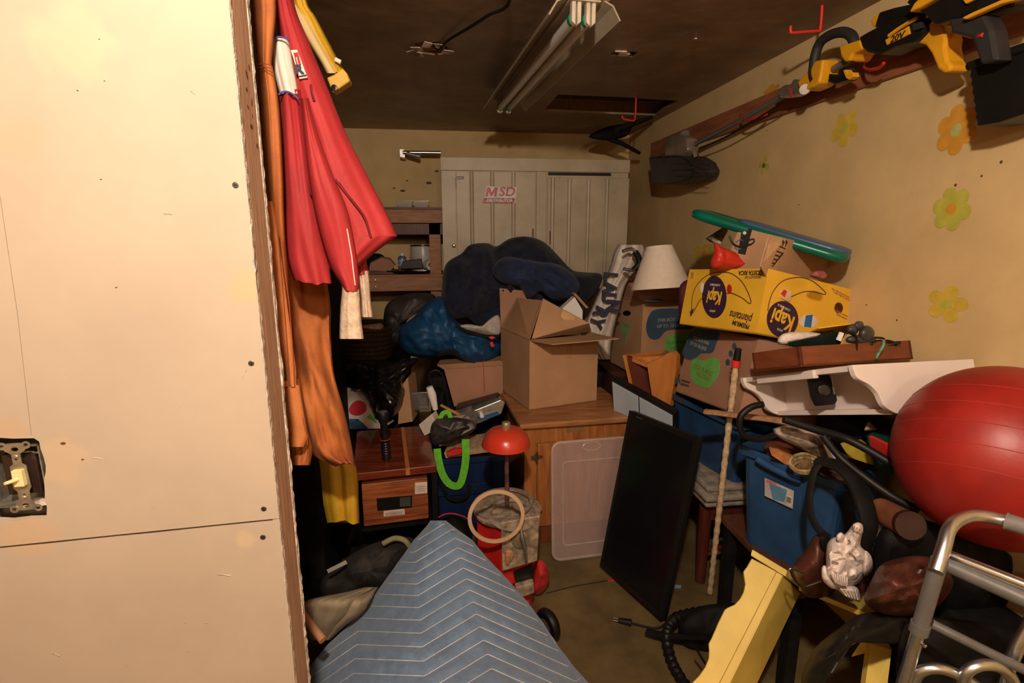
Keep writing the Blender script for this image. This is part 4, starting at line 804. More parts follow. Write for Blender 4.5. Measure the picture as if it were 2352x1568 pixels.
tag(mk('clear_box',hexa([Py(945,942,2.85),Py(985,942,2.85),Py(985,935,3.0),Py(945,935,3.0)],[Py(943,902,2.85),Py(986,900,2.85),Py(986,897,3.0),Py(943,899,3.0)]),mat('smoky_clear',(.16,.15,.15),.2,alpha=.6),bev=.003),'smoky clear plastic box behind the white handled tool','box')
hm=thing('black_helmet','round black helmet with red trim in front of the blue totes','helmet',Py(1040,1240,2.3))
hc=Py(1038,1222,2.28); r_=.085
mk('shell',lathe([(.001,.075),(.04,.066),(.07,.04),(.085,.0),(.08,-.05),(.06,-.07),(.001,-.075)],28,False),M_black,hm,M=fr(hc),sm=True)
mk('red_trim',tube(cr([Py(a,b,2.2) for a,b in((1000,1192),(1020,1181),(1040,1179),(1065,1186),(1080,1196))],5),.003,6),M_redhook,hm)
tag(mk('low_crate',bb(hc.x-.13,hc.x+.10,2.16,2.40,0,hc.z-.0765),M_black,bev=.01),'low black crate supporting the round black helmet','crate')
# ---------------------------------------------------------------- quilted moving blanket in the foreground
SL=[(1190,992,1018),(1208,980,1040),(1240,950,1085),(1280,922,1118),(1330,886,1166),(1380,850,1210),(1430,806,1248),(1480,752,1280),(1530,712,1318),(1568,698,1352),(1620,690,1395),(1680,690,1440)]
def sil(py):
    for a,b in zip(SL,SL[1:]):
        if a[0]<=py<=b[0]: t=(py-a[0])/(b[0]-a[0]); return a[1]+(b[1]-a[1])*t,a[2]+(b[2]-a[2])*t
    return SL[-1][1:]
TM_=[(-640,120),(-450,140),(-265,0),(-130,5),(0,-70),(150,15),(215,-18),(330,50),(500,120)]
def tmpl(x):
    for a,b in zip(TM_,TM_[1:]):
        if x<b[0]: return a[1]+(b[1]-a[1])*(x-a[0])/(b[0]-a[0])
    return TM_[-1][1]
def zsc(py): return .80+(py-1275)*.0015
def zig(px,py): s=zsc(py); return tmpl((px-1056-(py-1275)*.28)/s)*s
def kidx(py): return math.log(max(.02,1+.042*(py-1200)/20))/.042
def kinv(k): return 1200+20*(math.exp(.042*k)-1)/.042
def bY(px,py,bul=True):
    xl,xr=sil(py); v=(py-1190)/490; mid=(xl*.45+xr*.55); s=(px-mid)/((xr-xl)/2); 
    y=1.66-.66*v+.30*min(1.2,abs(s))**2.4*(v*.9+.12)+.03*max(0,.25-v)
    if bul:
        L=kidx(py-zig(px,py)); y-=.0055*abs(sin(pi*L))**.7*(.4+v)
        y-=.010*nz(px*.011,py*.013,3)+.0035*nz(px*.05,py*.016,8)
    return y
bl=thing('moving_blanket','blue quilted moving blanket with white zigzag stitching in the foreground','blanket',(0,1.3,0))
V=[];Fc=[];nx,ny=150,170
for j in range(ny+1):
    py=1195+(1680-1195)*j/ny; xl,xr=sil(py)
    for i in range(nx+1):
        px=xl+(xr-xl)*i/nx+ (1.2*nz(py*.05,i*3.,1) if i in(0,nx) else 0); V.append(Py(px,py,bY(px,py)))
for j in range(ny):
    for i in range(nx): a=j*(nx+1)+i; Fc.append((a,a+1,a+nx+2,a+nx+1))
# skirt to the floor
loop=[j*(nx+1) for j in range(ny,-1,-1)]+list(range(1,nx+1))+[j*(nx+1)+nx for j in range(1,ny+1)]+[ny*(nx+1)+i for i in range(nx-1,0,-1)]
base=len(V); 
for q in loop: p=V[q]; V.append(Vector((p.x*.97,p.y+.02,.01)))
n_=len(loop)
for k in range(n_): Fc.append((loop[k],loop[(k+1)%n_],base+(k+1)%n_,base+k))
Fc.append(tuple(base+k for k in range(n_))[::-1])
Mmb=mat('quilt_blue',(.13,.20,.31),.9,.10,30,.35,bscale=70,sheen=.25,col2=(.10,.155,.25))
mk('quilt',(V,Fc),Mmb,bl,sm=True)
Mst=mat('white_thread',(.58,.54,.50),.8)
for k in range(2,19):
    pts=[]; b=kinv(k)
    for i in range(0,151):
        px=690+i*(1400-690)/150; py=b
        for _ in range(6): py=b+zig(px,py)
        if py<1200 or py>1660: 
            continue
        xl,xr=sil(py)
        if px<xl+7 or px>xr-7: continue
        pts.append((px,py))
    seg_=[];
    for p_ in pts:
        if seg_ and abs(p_[0]-seg_[-1][0])>12:
            if len(seg_)>3: mk('stitch_line',tube([Py(a,b_,bY(a,b_)-.0016) for a,b_ in seg_],.0011,5),Mst,bl)
            seg_=[]
        seg_.append(p_)
    if len(seg_)>3: mk('stitch_line',tube([Py(a,b_,bY(a,b_)-.0016) for a,b_ in seg_],.0011,5),Mst,bl)
# dark heap, canvas and stick behind the blanket on the left
tag(mk('dark_coat',puff([(740,1330),(790,1285),(830,1260),(880,1240),(930,1232),(955,1245),(930,1300),(880,1370),(800,1385),(745,1380)],1.85,.15,seg=56,rings=10,amp=.05,fq=9,ridge=.4),mat('charcoal_cloth',(.022,.019,.018),.9,.4,12,.2),sm=True),'charcoal coat crumpled behind the moving blanket','coat')
tag(mk('khaki_strap',tube(cr([Py(a,b,1.72) for a,b in((880,1248),(905,1236),(928,1240),(942,1256))],5),.010,8),mat('khaki',(.20,.17,.09),.8),sm=True),'khaki strap looped over the charcoal coat','strap')
tag(mk('canvas_sheet',loft([(1348,838,870,1.62),(1360,790,862,1.58),(1380,700,850,1.5),(1410,692,830,1.5),(1440,700,790,1.52),(1470,712,760,1.55)],.06,24,24,.02,3,1.2,seed=2),mat('canvas_khaki',(.30,.24,.16),.9,.1,12,.2),sm=True),'beige canvas sheet bunched between stud and moving blanket','canvas')
tag(mk('broom_stick',tube([Py(684,1398,1.38),Py(742,1470,1.30)],.0115,10),mat('stick_wood',(.36,.17,.09),.6),sm=True),'round wooden stick end poking out beside the stud bottom','stick')
tag(ribbon(((752,1312),(772,1302),(796,1290)),1.68,9,mat('strap_grey',(.35,.32,.28),.7),None,'pale_strap'),'short pale grey strap lying on dark coat by the stud','strap')
wh=thing('castor_wheel','black castor wheel beside the moving blanket on the floor','wheel',Pz(1262,1462,0))
wq=Pz(1258,1466,.0); WQ=Matrix.Translation((wq.x,wq.y,.062))@Matrix.Rotation(.5,4,'Z')@Matrix.Rotation(pi/2,4,'Y')
mk('tyre',lathe([(.03,-.016),(.055,-.016),(.061,-.008),(.061,.008),(.055,.016),(.03,.016),(.03,-.016)],28,False),M_rub,wh,M=WQ,sm=True)
mk('hub',lathe([(.031,-.012),(.031,.012)],20),M_steel,wh,M=WQ,sm=True)
tag(mk('black_floor_infill',bb(-.43,-.13,1.98,2.12,0,.215),M_soft,bev=.008),'added black block covering bright floor in front of the nightstand legs','crate')  # added block, keeps the space under the nightstand black
tag(mk('black_gap_infill',bb(-1.15,-.52,2.02,2.75,0,1.36),M_soft,bev=.01),'added black block darkening the gap behind the hanging clothes','infill')  # added block, sized so the gap behind the clothes stays black
# ---------------------------------------------------------------- paper bits on the floor
for px,py,c,lb_ in((1404,1331,(.5,.04,.03),'tiny red scrap on concrete near the clear lid'),(1556,1347,(.2,.3,.42),'tiny pale blue scrap on concrete under the stool')):
    p=Pz(px,py,0); tag(mk('paper_scrap',prism([(p.x-.02,p.y-.008),(p.x+.01,p.y-.012),(p.x+.02,p.y+.004),(p.x-.005,p.y+.012)],.0005,.003),mat('scrap%d'%px,c,.6)),lb_,'scrap')
# ---------------------------------------------------------------- stool, blue bins
Mrw=mat('red_stain_wood',(.085,.016,.010),.4,.2,10,stretch=(4,4,.6))
sto=thing('wooden_stool','dark red wooden stool carrying the rear blue bin','stool',(1.3,2.15,0))
sx0,sx1,sy0,sy1=1.09,1.53,1.93,2.38; sz=.375
for a,b in((1.11,1.97),(1.50,1.97),(1.11,2.34),(1.50,2.34)): mk('leg',tube([(a,b,0),(a,b,sz)],[.022,.03],10),Mrw,sto,sm=True)
mk('seat',bb(sx0,sx1,sy0,sy1,sz,sz+.022),Mrw,sto,bev=.006)
for y in(1.97,2.34): mk('stretcher',tube([(1.11,y,.16),(1.50,y,.16)],.014,8),Mrw,sto,sm=True)
mk('apron',bb(1.1,1.52,1.945,1.96,sz-.06,sz),Mrw,sto)
cu=thing('folded_blanket','grey patterned folded blanket padding the wooden stool','blanket',(1.3,2.15,sz+.022))
Mgp=mat('grey_pattern',(.30,.25,.20),.9,.3,26,.3,col2=(.15,.13,.11))
for k,(g,z) in enumerate(((.02,0),(.03,.032),(.01,.062))):
    V,Fc=bb(sx0-g,sx1-.02,sy0-g*1.5,sy1,sz+.0225+z,sz+.0225+z+.03); mk('blanket_fold',(V,Fc),Mgp,cu,bev=.013,seg=4,sm=True)
zb=sz+.117
bA=thing('storage_bin','blue plastic bin on the stool below the printed planet box','bin',(1.316,2.155,zb))
tote(bA,(1.33,2.155,zb),11.5,(.40,.47,.775-zb),Mbb2,.84,rim=.016)
# bench under bin B
be=thing('wooden_bench','dark wooden bench under the front blue bin','bench',(1.32,1.6,0))
mk('bench_top',bb(1.10,1.56,1.36,1.84,.375,.402),M_dkwood,be,M=None,bev=.004)
for a,b in((1.13,1.40),(1.53,1.40),(1.13,1.80),(1.53,1.80)): mk('leg',bb(a-.02,a+.02,b-.02,b+.02,0,.375),M_soft,be)
bB=thing('storage_bin','blue plastic bin with product label crammed with junk below white shelf','bin',(1.31,1.59,.402))
BBs=(.38,.345,.375); MB=tote(bB,(1.305,1.592,.4025),25.3,BBs,Mbb2,.86,rim=.016)
FB=face((1.305,1.592,.59),(0,0,25.3),(.355,.32,.375),'-x')
lbp=((1757,1097),(1824,1127),(1821,1168),(1757,1138)); 
FB=FB@Matrix.Translation((0,0,.012))@Matrix.Rotation(.07,4,'X')
lb1=dec('product_label',FB,lbp,mat('label_grey',(.46,.42,.40),.4),bB,0,.002)
dec('label_picture',FB,((1768,1109),(1809,1124),(1802,1152),(1776,1146)),mat('label_blue',(.10,.24,.38),.4),lb1,.002,.003)
dec('label_brand',FB,((1761,1100),(1784,1108),(1784,1113),(1761,1107)),mat('label_pink',(.6,.16,.14),.4),lb1,.002,.003)
dec('barcode',FB,((1808,1136),(1820,1140),(1818,1164),(1807,1158)),mat('label_white',(.6,.58,.55),.4),lb1,.002,.003)
for q in range(6): dec('bar',FB,((1808.5+1.8*q,1139+.6*q),(1809.5+1.8*q,1139.5+.6*q),(1808.8+1.8*q,1152+.6*q),(1807.8+1.8*q,1151.5+.6*q)),M_black,lb1,.003,.0035)
FB2=FB@Matrix.Translation((0,0,.02)); dec('orange_tag',FB2,((1837,1076),(1852,1079),(1851,1089),(1836,1086)),mat('tag_orange',(.6,.2,.12),.5),bB,0,.002)
mk('handle_lip',tube(cr([FB@Vector((*fpx(FB,a,b),.012)) for a,b in((1742,1050),(1760,1062),(1795,1080),(1830,1096),(1842,1098))],4),[.006]+[.013]*15+[.006],8),Mbb2,bB,sm=True)
# hidden load in bins and clutter visible at the top
mk('bin_fill',fr((1.305,1.592,.66),(0,0,25.3)) and box((.33,.29,.16)),mat('junk_brown',(.10,.045,.025),.8,.4,20),bB,M=fr((1.305,1.592,.66),(0,0,25.3)))
tag(mk('brown_carton',prism3([Py(a,b,1.66) for a,b in((1760,1040),(1790,1018),(1850,1020),(1842,1060),(1790,1062))],(.05,.1,0)),mat('carton_rust',(.20,.06,.035),.7,.2,12)),'rusty brown carton poking out of the front blue bin','box')
tag(mk('orange_paper',prism3([Py(a,b,1.5) for a,b in((1772,1045),(1790,1036),(1822,1050),(1808,1068),(1800,1064))],(.03,.06,0)),mat('paper_orange',(.55,.2,.07),.8,.1,30)),'orange paper sheet in the front blue bin','paper')
bs=thing('woven_basket','round woven basket rim showing in the front blue bin','basket',Py(1850,1080,1.42))
for k in range(3): mk('basket_hoop',tube([Py(1849+(36-4*k)*cos(t),1062+(20-3*k)*sin(t)+5*k,1.42-.02*sin(t)) for t in [2*pi*q/28 for q in range(28)]],.006,6,True),mat('straw',(.36,.24,.11),.6,.3,60),bs,sm=True)
mk('basket_bowl',puff([(1816,1062),(1830,1046),(1850,1042),(1870,1046),(1884,1062),(1872,1080),(1850,1086),(1828,1080)],1.45,.02,seg=28,rings=5,amp=.004),mat('straw_in',(.26,.16,.07),.7,.3,40),bs,sm=True)
tag(mk('plastic_sheet',puff([(1775,985),(1830,975),(1880,990),(1915,1020),(1935,1050),(1920,1058),(1880,1050),(1830,1025),(1790,1005)],1.45,.05,seg=40,rings=8,amp=.02,fq=16,ridge=.5),mat('film_clear',(.34,.27,.22),.25,.4,16),sm=True),'crinkled clear plastic wrap over the front blue bin','plastic wrap')
tag(mk('price_tag',pxpoly(((1892,1022),(1904,1020),(1922,1052),(1908,1056)),1.37,.004),mat('tag_white',(.66,.6,.55),.5)),'white paper price tag on the plastic wrap','tag')
tag(mk('yellow_board',prism3([Py(a,b,1.42) for a,b in((1930,1018),(1956,1016),(2012,1058),(2006,1068),(1950,1050))],(.05,.02,0)),mat('board_yellow',(.5,.38,.04),.5,.1,20)),'yellow card tucked behind the black tubes','card')
tag(mk('green_box',prism3([Py(a,b,1.40) for a,b in((1990,1000),(2040,1000),(2050,1090),(2010,1075))],(.05,.03,0)),mat('deep_green',(.005,.05,.03),.5)),'dark green box beside the red exercise ball','box')
tag(mk('cream_scrap',puff([(1985,988),(1995,968),(2004,975),(2014,986),(2000,988)],1.42,.012,seg=20,rings=4,amp=.003),mat('cream_bit',(.5,.36,.24),.8),sm=True),'small cream scrap in dark gap below white shelf','scrap')
tag(mk('red_strip',pxpoly(((2034,1020),(2042,1018),(2050,1058),(2042,1058)),1.24,.06),M_redhook),'narrow red plastic strip touching the exercise ball','strip')
tag(mk('dark_box',bb(1.38,1.55,1.5,1.72,.80,.90),M_black,bev=.01),'black box in the shadows supporting the white shelf','box')
def blk(nm,pts,ys,r,lb_,cat,m=None,flat=1.0):
    if isinstance(ys,(int,float)): ys=[ys]*len(pts)
    P=cr([Py(a,b,y) for (a,b),y in zip(pts,ys)],6); return tag(mk(nm,tube(P,r,10,flat=flat),m or M_rub,sm=True),lb_,cat)
blk('black_tube',((1800,962),(1870,985),(1950,1010),(2040,1060),(2090,1095)),(1.36,1.33,1.30,1.22,1.18),.012,'upper long black tube slanting down toward the exercise ball','tube')
blk('black_tube',((1890,1000),(1930,1050),(1985,1095),(2050,1140),(2110,1172)),(1.32,1.28,1.22,1.16,1.12),.011,'lower long black tube slanting under the exercise ball','tube')
blk('black_hose',((1752,928),(1725,935),(1702,955),(1700,985),(1715,1003),(1745,1008),(1790,1000)),1.55,.011,'black hose loop beside the rope-wrapped cane','hose')
blk('webbing_strap',((1900,1052),(1872,1078),(1860,1130),(1862,1180),(1880,1215),(1905,1235)),(1.28,1.27,1.25,1.23,1.2,1.18),.011,'narrow black webbing strap hanging over the front bin','strap',M_soft,.35)
blk('shoulder_strap',((1880,1058),(1925,1070),(1965,1110),(1990,1170),(1995,1220),(1970,1290)),(1.3,1.25,1.2,1.14,1.12,1.15),.030,'wide black padded strap hanging over the front bin','strap',M_soft,.4)
blk('wood_stick',((1620,945),(1700,955),(1790,966),(1860,982),(1905,1000)),(1.76,1.66,1.54,1.46,1.40),.019,'flat split wooden stick resting across the blue bins','stick',mat('split_wood',(.36,.19,.09),.7,.2,14,stretch=(1,6,6)),.55)
ro=thing('leather_roll','rolled brown leather bundle under the exercise ball','leather',Py(2050,1190,1.1))
mk('roll',tube([Py(2022,1172,1.16),Py(2088,1205,1.06)],.034,16),mat('leather_brown',(.17,.06,.03),.45,.2,14),ro,sm=True)
mk('roll_end',tube([Py(2084,1203,1.065),Py(2092,1207,1.05)],.0355,16),mat('leather_dark',(.03,.010,.007),.5),ro,sm=True)
# ---------------------------------------------------------------- cane
cn_=thing('wrapped_cane','rope-wrapped walking cane with black tip leaning on the blue bin','cane',Pz(1630,1365,0))
ca=Pz(1630,1365,.0)+Vector((0,0,.01)); cbt=Py(1690,838,1.70); ct=Py(1696,800,1.695)
Mrope=mat('rope_wrap',(.56,.40,.24),.9,.15,50,.4)
n=60; P=[ca.lerp(cbt,k/n) for k in range(n+1)]; mk('wrapped_shaft',tube(P,[.0115+.0018*sin(k*2.1) for k in range(n+1)],10),Mrope,cn_,sm=True)
mk('red_collar',tube([cbt.lerp(ct,-.1),cbt.lerp(ct,.3)],[.015,.0155],12),M_redhook,cn_,sm=True)
mk('black_tip',tube([cbt.lerp(ct,.25),ct],[.0135,.011],12),M_black,cn_,sm=True)
# ---------------------------------------------------------------- printed planet box
pc_,pe,ps=(1.324,2.013,.926),(-14.75,-6.47,-87.9),(.50,.44,.299)
pb=thing('planet_box','brown carton with green and blue planet prints under the yellow fruit box','box',(1.324,2.013,.79))
PM=fr(pc_,pe); wallbox(pb,PM,ps,M_card3); mk('carton_top',bb(-ps[0]/2,ps[0]/2,-ps[1]/2,ps[1]/2,ps[2]/2-.005,ps[2]/2),M_card,pb,M=PM)
FP=face(pc_,pe,ps,'-y')
dec('blue_print',FP,smoothpoly(((1588,762),(1620,758),(1652,762),(1645,790),(1635,810),(1610,812),(1598,822),(1580,826),(1568,812),(1575,790))),Mpb,pb)
dec('green_print',FP,smoothpoly(((1586,840),(1598,822),(1618,828),(1640,820),(1653,832),(1650,860),(1638,878),(1628,890),(1612,888),(1590,875))),Mpg,pb)
ftext('print_text',FP,'THIS BOX HAS',1610,782,.022,Mlt,pb,bold=.0005,rot=-6); ftext('print_text',FP,'UP TO 10 LIVES',1604,795,.022,Mlt,pb,bold=.0005,rot=-6)
ftext('print_text',FP,'OUR PLANET',1616,850,.027,Mgd,pb,bold=.0008,rot=-6); ftext('print_text',FP,'HAS ONE',1614,864,.027,Mgd,pb,bold=.0008,rot=-6)
for a,b in((1687,795),(1679,812),(1672,832)): dec('drop_print',FP,[(a+5*cos(t),b+8*sin(t)) for t in [2*pi*k/12 for k in range(12)]],Mpb,pb)
for a,b in((1566,871),(1564,879)): dec('small_print',FP,((a,b),(a+19,b+5),(a+18,b+9.5),(a-1,b+4.5)),mat('print_faint',(.10,.07,.065),.8,.5,300),pb)
dec('dog_print',FP,((1552,866),(1562,870),(1563,880),(1560,880),(1558,874),(1553,882),(1551,880),(1554,872)),Mpb,pb)
for a,b in((1681,836),(1679,844),(1677,853)): dec('small_print',FP,((a,b),(a+10,b+3),(a+9,b+7),(a-1,b+4)),MATS['print_faint'],pb)
# ---------------------------------------------------------------- yellow fruit box
kc,ke,ks=(1.30,1.993,1.236),(-11.72,-3.86,-75.5),(.414,.462,.238)
kb=thing('fruit_box','yellow plantain box lying upside down on the planet box','box',(1.318,2.003,1.12))
Mky=mat('carton_yellow',(.74,.42,.030),.55,.06,5); Mkp=mat('print_purple',(.035,.012,.035),.6); Mkd=mat('print_brown',(.05,.025,.02),.6); Mkw=mat('print_white',(.66,.6,.55),.6)
KM=fr(kc,ke); wallbox(kb,KM,ks,Mky)
K1,K2=face(kc,ke,ks,'-y'),face(kc,ke,ks,'+x')
def oval(F_,px,py,rx,ry,m,nm='oval_print'): return dec(nm,F_,[(px+rx*cos(t),py+ry*sin(t)) for t in [2*pi*k/36 for k in range(36)]],m,kb)
def line(F_,pts,m,w=.0016,nm='line_print'):
    P=cr([(*fpx(F_,*p),.0012) for p in pts],6); mk(nm,tube(P,w,5),m,kb,M=F_)
oval(K1,1641,682,28,48.5,Mkp); 
ftext('brand_text',K1,'Kapi',1641,682,.072,Mky,kb,rot=178,bold=.002,sx=.62,n=.002)
ftext('brand_text',K1,'COSTA RICA',1643,654,.012,Mkw,kb,rot=178,sx=.8,n=.002); ftext('brand_text',K1,'#4235',1637,714,.012,Mkw,kb,rot=178,n=.002)
line(K1,((1587,724),(1589,706),(1592,675),(1606,648),(1630,630),(1654,625),(1680,628),(1703,645),(1718,670),(1726,692)),Mkd)
line(K1,((1587,724),(1594,715),(1598,708),(1608,690),(1620,680)),Mkd); line(K1,((1726,692),(1722,697),(1705,684),(1680,673),(1668,675)),Mkd)
dec('stem_print',K1,((1585,716),(1594,707),(1590,722),(1586,727)),Mkd,kb)
ftext('box_text',K1,'COSTA RICA',1724,626,.023,Mkd,kb,rot=181,bold=.0006,sx=.85); ftext('box_text',K1,'PRODUCT OF',1730,636,.014,Mkd,kb,rot=181,sx=.85)
ftext('box_text',K1,'plantains',1701,727,.044,Mkd,kb,rot=173,bold=.0004,sx=.72); ftext('box_text',K1,'PREMIUM',1702,745,.024,Mkd,kb,rot=173,bold=.0006,sx=.85)
oval(K1,1675.5,664,5.5,11,M_redpl,'hand_hole'); oval(K1,1613,661,4,12,Mkw,'hand_hole')
dec('barcode_print',K1,((1588,625),(1594,625),(1593,640),(1587,640)),mat('print_tan',(.45,.25,.04),.6),kb)
oval(K2,1797,733,36,42,Mkp)
ftext('brand_text',K2,'Kapi',1797,733,.082,Mky,kb,rot=170,bold=.002,sx=.8,n=.002)
ftext('brand_text',K2,'COSTA RICA',1800,706,.012,Mkw,kb,rot=170,n=.002); ftext('brand_text',K2,'#4235',1790,757,.012,Mkw,kb,rot=170,n=.002)
line(K2,((1763,714),(1766,695),(1775,670),(1793,648),(1815,639),(1840,637),(1865,645),(1884,660),(1896,672)),Mkd)
line(K2,((1896,672),(1893,676),(1870,670),(1845,670),(1815,682)),Mkd)
dec('hand_hole',K2,smoothpoly(((1835,738),(1848,724),(1862,721),(1876,732),(1877,742),(1862,752),(1843,750)),3),Mkw,kb)
dec('blue_goods',K2,((1850,724),(1866,722),(1862,752),(1846,750)),mat('goods_blue',(.02,.13,.34),.4),kb,.0012,.002)
oval(K2,1926,707,9.5,12.5,mat('goods_maroon',(.12,.02,.015),.5,.5,40),'hand_hole')
dec('torn_tab',K2,((1793,665),(1806,664),(1815,669),(1813,690),(1805,692),(1791,684)),mat('tab_cream',(.62,.42,.24),.5),kb,.0,.006)
dec('torn_hole',K2,((1790,674),(1797,665),(1804,668),(1798,682)),M_redpl,kb,.006,.008)
for py,w in((684,62),(690,56),(730,40),(737,34)): ftext('small_text',K2,'product handling notice 1996'[:int(w/2.2)],1932,py-10,.010,mat('print_ochre',(.36,.19,.03),.6),kb,rot=170)
flap(kb,KM@Vector((.207,-.05,-.119)),KM@Vector((.207,.2,-.119)),Py(1955,742,1.52),Py(1880,752,1.52),Mky)
tag(mk('maroon_cloth',puff([(1558,700),(1562,655),(1585,640),(1600,645),(1595,700),(1575,745),(1562,740)],2.22,.05,seg=28,rings=6,amp=.015,fq=14),mat('maroon',(.07,.008,.016),.8,.2,12),sm=True),'maroon cloth squeezed behind the yellow fruit box','cloth')
# ---------------------------------------------------------------- parcel box with smile logo in the fruit box
ac,ae,as_=(1.352,1.975,1.43),(-7.15,12.57,-61.4),(.196,.44,.17)
ab=thing('parcel_box','brown parcel box with black tape sticking out of the fruit box','box',(1.352,1.975,1.34))
AM=fr(ac,ae); wallbox(ab,AM,as_,M_card)
A1,A2=face(ac,ae,as_,'-y'),face(ac,ae,as_,'+x')
Mink=mat('ink_black',(.02,.018,.02),.5)
dec('black_tape',A1,((1705,523),(1728,526),(1712,585),(1695,582)),Mink,ab)
def sline(F_,pts,m,w,nm,n=.003): mk(nm,tube(cr([(*fpx(F_,*p),n) for p in pts],6),w,6),m,ab,M=F_)
sline(A1,((1677,542),(1682,556),(1694,565),(1710,567),(1724,561)),Mink,.004,'smile_print'); sline(A1,((1718,553),(1731,549),(1733,555),(1724,563)),Mink,.003,'smile_print')
sline(A1,((1691,557),(1700,551),(1708,553)),mat('tape_blue',(.05,.22,.32),.5),.002,'tape_mark'); sline(A1,((1688,567),(1696,573),(1703,570)),MATS['tape_blue'],.002,'tape_mark')
dec('tape_dot',A1,[(1711+4*cos(t),535+4*sin(t)) for t in [2*pi*k/10 for k in range(10)]],Mkw,ab,.001,.003)
def acn(x,y,z=1): return AM@Vector((x*as_[0]/2,y*as_[1]/2,z*as_[2]/2))
flap(ab,acn(1,-1,1),acn(1,-1,-1),Py(1747,612,1.70),Py(1766,545,1.72),mat('card_pale',(.50,.31,.17),.85),nm='side_flap')
for a in(1798,1805): 
    dec('arrow_print',A2,((a-2,557),(a+1,550),(a+4,559),(a+2,558),(a-1,566),(a-2,565),(a,558)),Mink,ab)
dec('bar_print',A2,((1790,564),(1804,570),(1803,572),(1789,566)),Mink,ab)
dec('code_print',A2,((1779,573),(1800,581),(1775,612),(1752,605)),Mink,ab); 
for q in range(4): dec('code_stripe',A2,((1780-6.5*q,577+8.5*q),(1794-6*q,582+8*q),(1790-6*q,587+8*q),(1776-6.5*q,582+8.5*q)),M_card,ab,.0012,.002)
tag(mk('paper_stub',pxpoly(((1628,548),(1668,522),(1672,530),(1655,560),(1640,556)),2.15,.03),mat('paper_stub',(.40,.31,.25),.8,.5,20)),'torn paper stub beside the parcel box','paper')
tag(mk('red_cloth',puff([(1640,555),(1655,566),(1690,580),(1720,602),(1738,610),(1700,616),(1640,618),(1632,600),(1640,580)],1.93,.04,seg=40,rings=8,amp=.02,fq=14,ridge=.6,ctr=(1665,598)),mat('red_nylon',(.60,.035,.015),.5,.12,10),sm=True),'bright red nylon cloth in front of the parcel box','cloth')
tag(mk('pink_plush',puff([(1860,632),(1872,623),(1890,622),(1900,632),(1892,642),(1870,638)],1.62,.02,seg=24,rings=5,amp=.006,fq=30),mat('plush_pink',(.36,.10,.08),.9,.3,40,.3),sm=True),'small pink plush at edge of the yellow fruit box','toy')
# ---------------------------------------------------------------- two storage lids on top
def lidobj(nm,A_,B_,depth,th,m,lb_,cat,rimh):
    uu=(B_-A_).normalized(); w=Vector((.62,.75,.03)); w=(w-uu*w.dot(uu)).normalized(); nn=uu.cross(w)
    if nn.z<0: nn=-nn
    M=Matrix(((uu.x,w.x,nn.x,A_.x),(uu.y,w.y,nn.y,A_.y),(uu.z,w.z,nn.z,A_.z),(0,0,0,1))); L=(B_-A_).length
    t=thing(nm,lb_,cat,A_)
    mk('lid_sheet',prism(rr(.004,.004,L-.004,depth-.004,.05),0,th),m,t,M=M,bev=.004)
    mk('lid_skirt',tube([M@Vector((a,b,-rimh*.2)) for a,b in rr(0.004,0.004,L-.004,depth-.004,.05,6)],rimh,8,True,flat=1),m,t,sm=True)
    mk('lid_ridge',tube([M@Vector((a,b,-.004)) for a,b in rr(.06,.06,L-.06,depth-.06,.04,6)],.008,6,True),m,t,sm=True)
    return t
Mte=mat('teal_plastic',(.0,.115,.075),.3,.08,7); Mbl2=mat('lid_blue',(.045,.10,.20),.3,.08,7)
TA,TB=Py(1590,488,2.06),Px(1938,592,1.40)
lidobj('tub_cover',TA,TB,.235,.010,Mte,'teal plastic storage lid tilted over the parcel box','tub cover',.019)
lidobj('tub_cover',TA.lerp(TB,.30)+Vector((.045,.055,.018)),TB+Vector((.025,.028,.018)),.17,.010,Mbl2,'blue plastic storage lid lying on top of the teal one','tub cover',.012)
# ---------------------------------------------------------------- white wall shelf with scroll brackets
hc_,he,hs=(1.312,1.505,1.024),(-19.35,.8,5.5),(.43,.493,.145); HM=fr(hc_,he)
ws=thing('scroll_shelf','white wall shelf with scroll brackets jammed behind the exercise ball','shelf',(1.312,1.505,.95))
def sprof(): 
    P=[(-.215,.0725)]+[(p.x,p.y) for p in cr([(-.215,.06,0),(-.205,.035,0),(-.17,.015,0),(-.145,-.01,0),(-.13,-.045,0),(-.10,-.066,0),(-.075,-.0725,0)],5)]+[(.215,-.0725),(.215,.0725)]
    return P
HX=HM@Matrix(((1,0,0,0),(0,0,1,0),(0,1,0,0),(0,0,0,1)))
Mws=mat('white_paint',(.72,.62,.58),.4,.03,6)
for y in(-.2465,.2285): mk('scroll_bracket',prism(sprof(),y,y+.018),Mws,ws,M=HX,bev=.002)
mk('shelf_top',bb(-.205,.215,-.228,.228,.055,.0725),Mws,ws,M=HM,bev=.002)
mk('top_lip',bb(-.214,-.195,-.10,.16,.045,.071),Mws,ws,M=HM,bev=.003)
mk('shelf_bottom',bb(-.09,.215,-.228,.228,-.0725,-.056),Mws,ws,M=HM,bev=.002)
mk('back_board',bb(-.05,.215,-.228,.228,-.056,.055),Mws,ws,M=HM)
dv=thing('black_device','small black handheld device resting in the white shelf','device',Py(1890,930,1.42))
dp=[Py(a,b,1.44) for a,b in((1852,862),(1904,856),(1924,920),(1918,930),(1872,934),(1862,915))]
mk('device_body',prism3(dp,(.012,.022,.004)),M_black,dv,bev=.005)
mk('device_button',puff([(1880,888),(1898,884),(1908,898),(1900,908),(1882,904)],1.437,.006,seg=20,rings=4,amp=.001),mat('button_grey',(.05,.045,.04),.4),dv,sm=True)
mk('device_glare',tube([Py(1910,862,1.436),Py(1916,905,1.436)],.003,6),M_steel,dv)
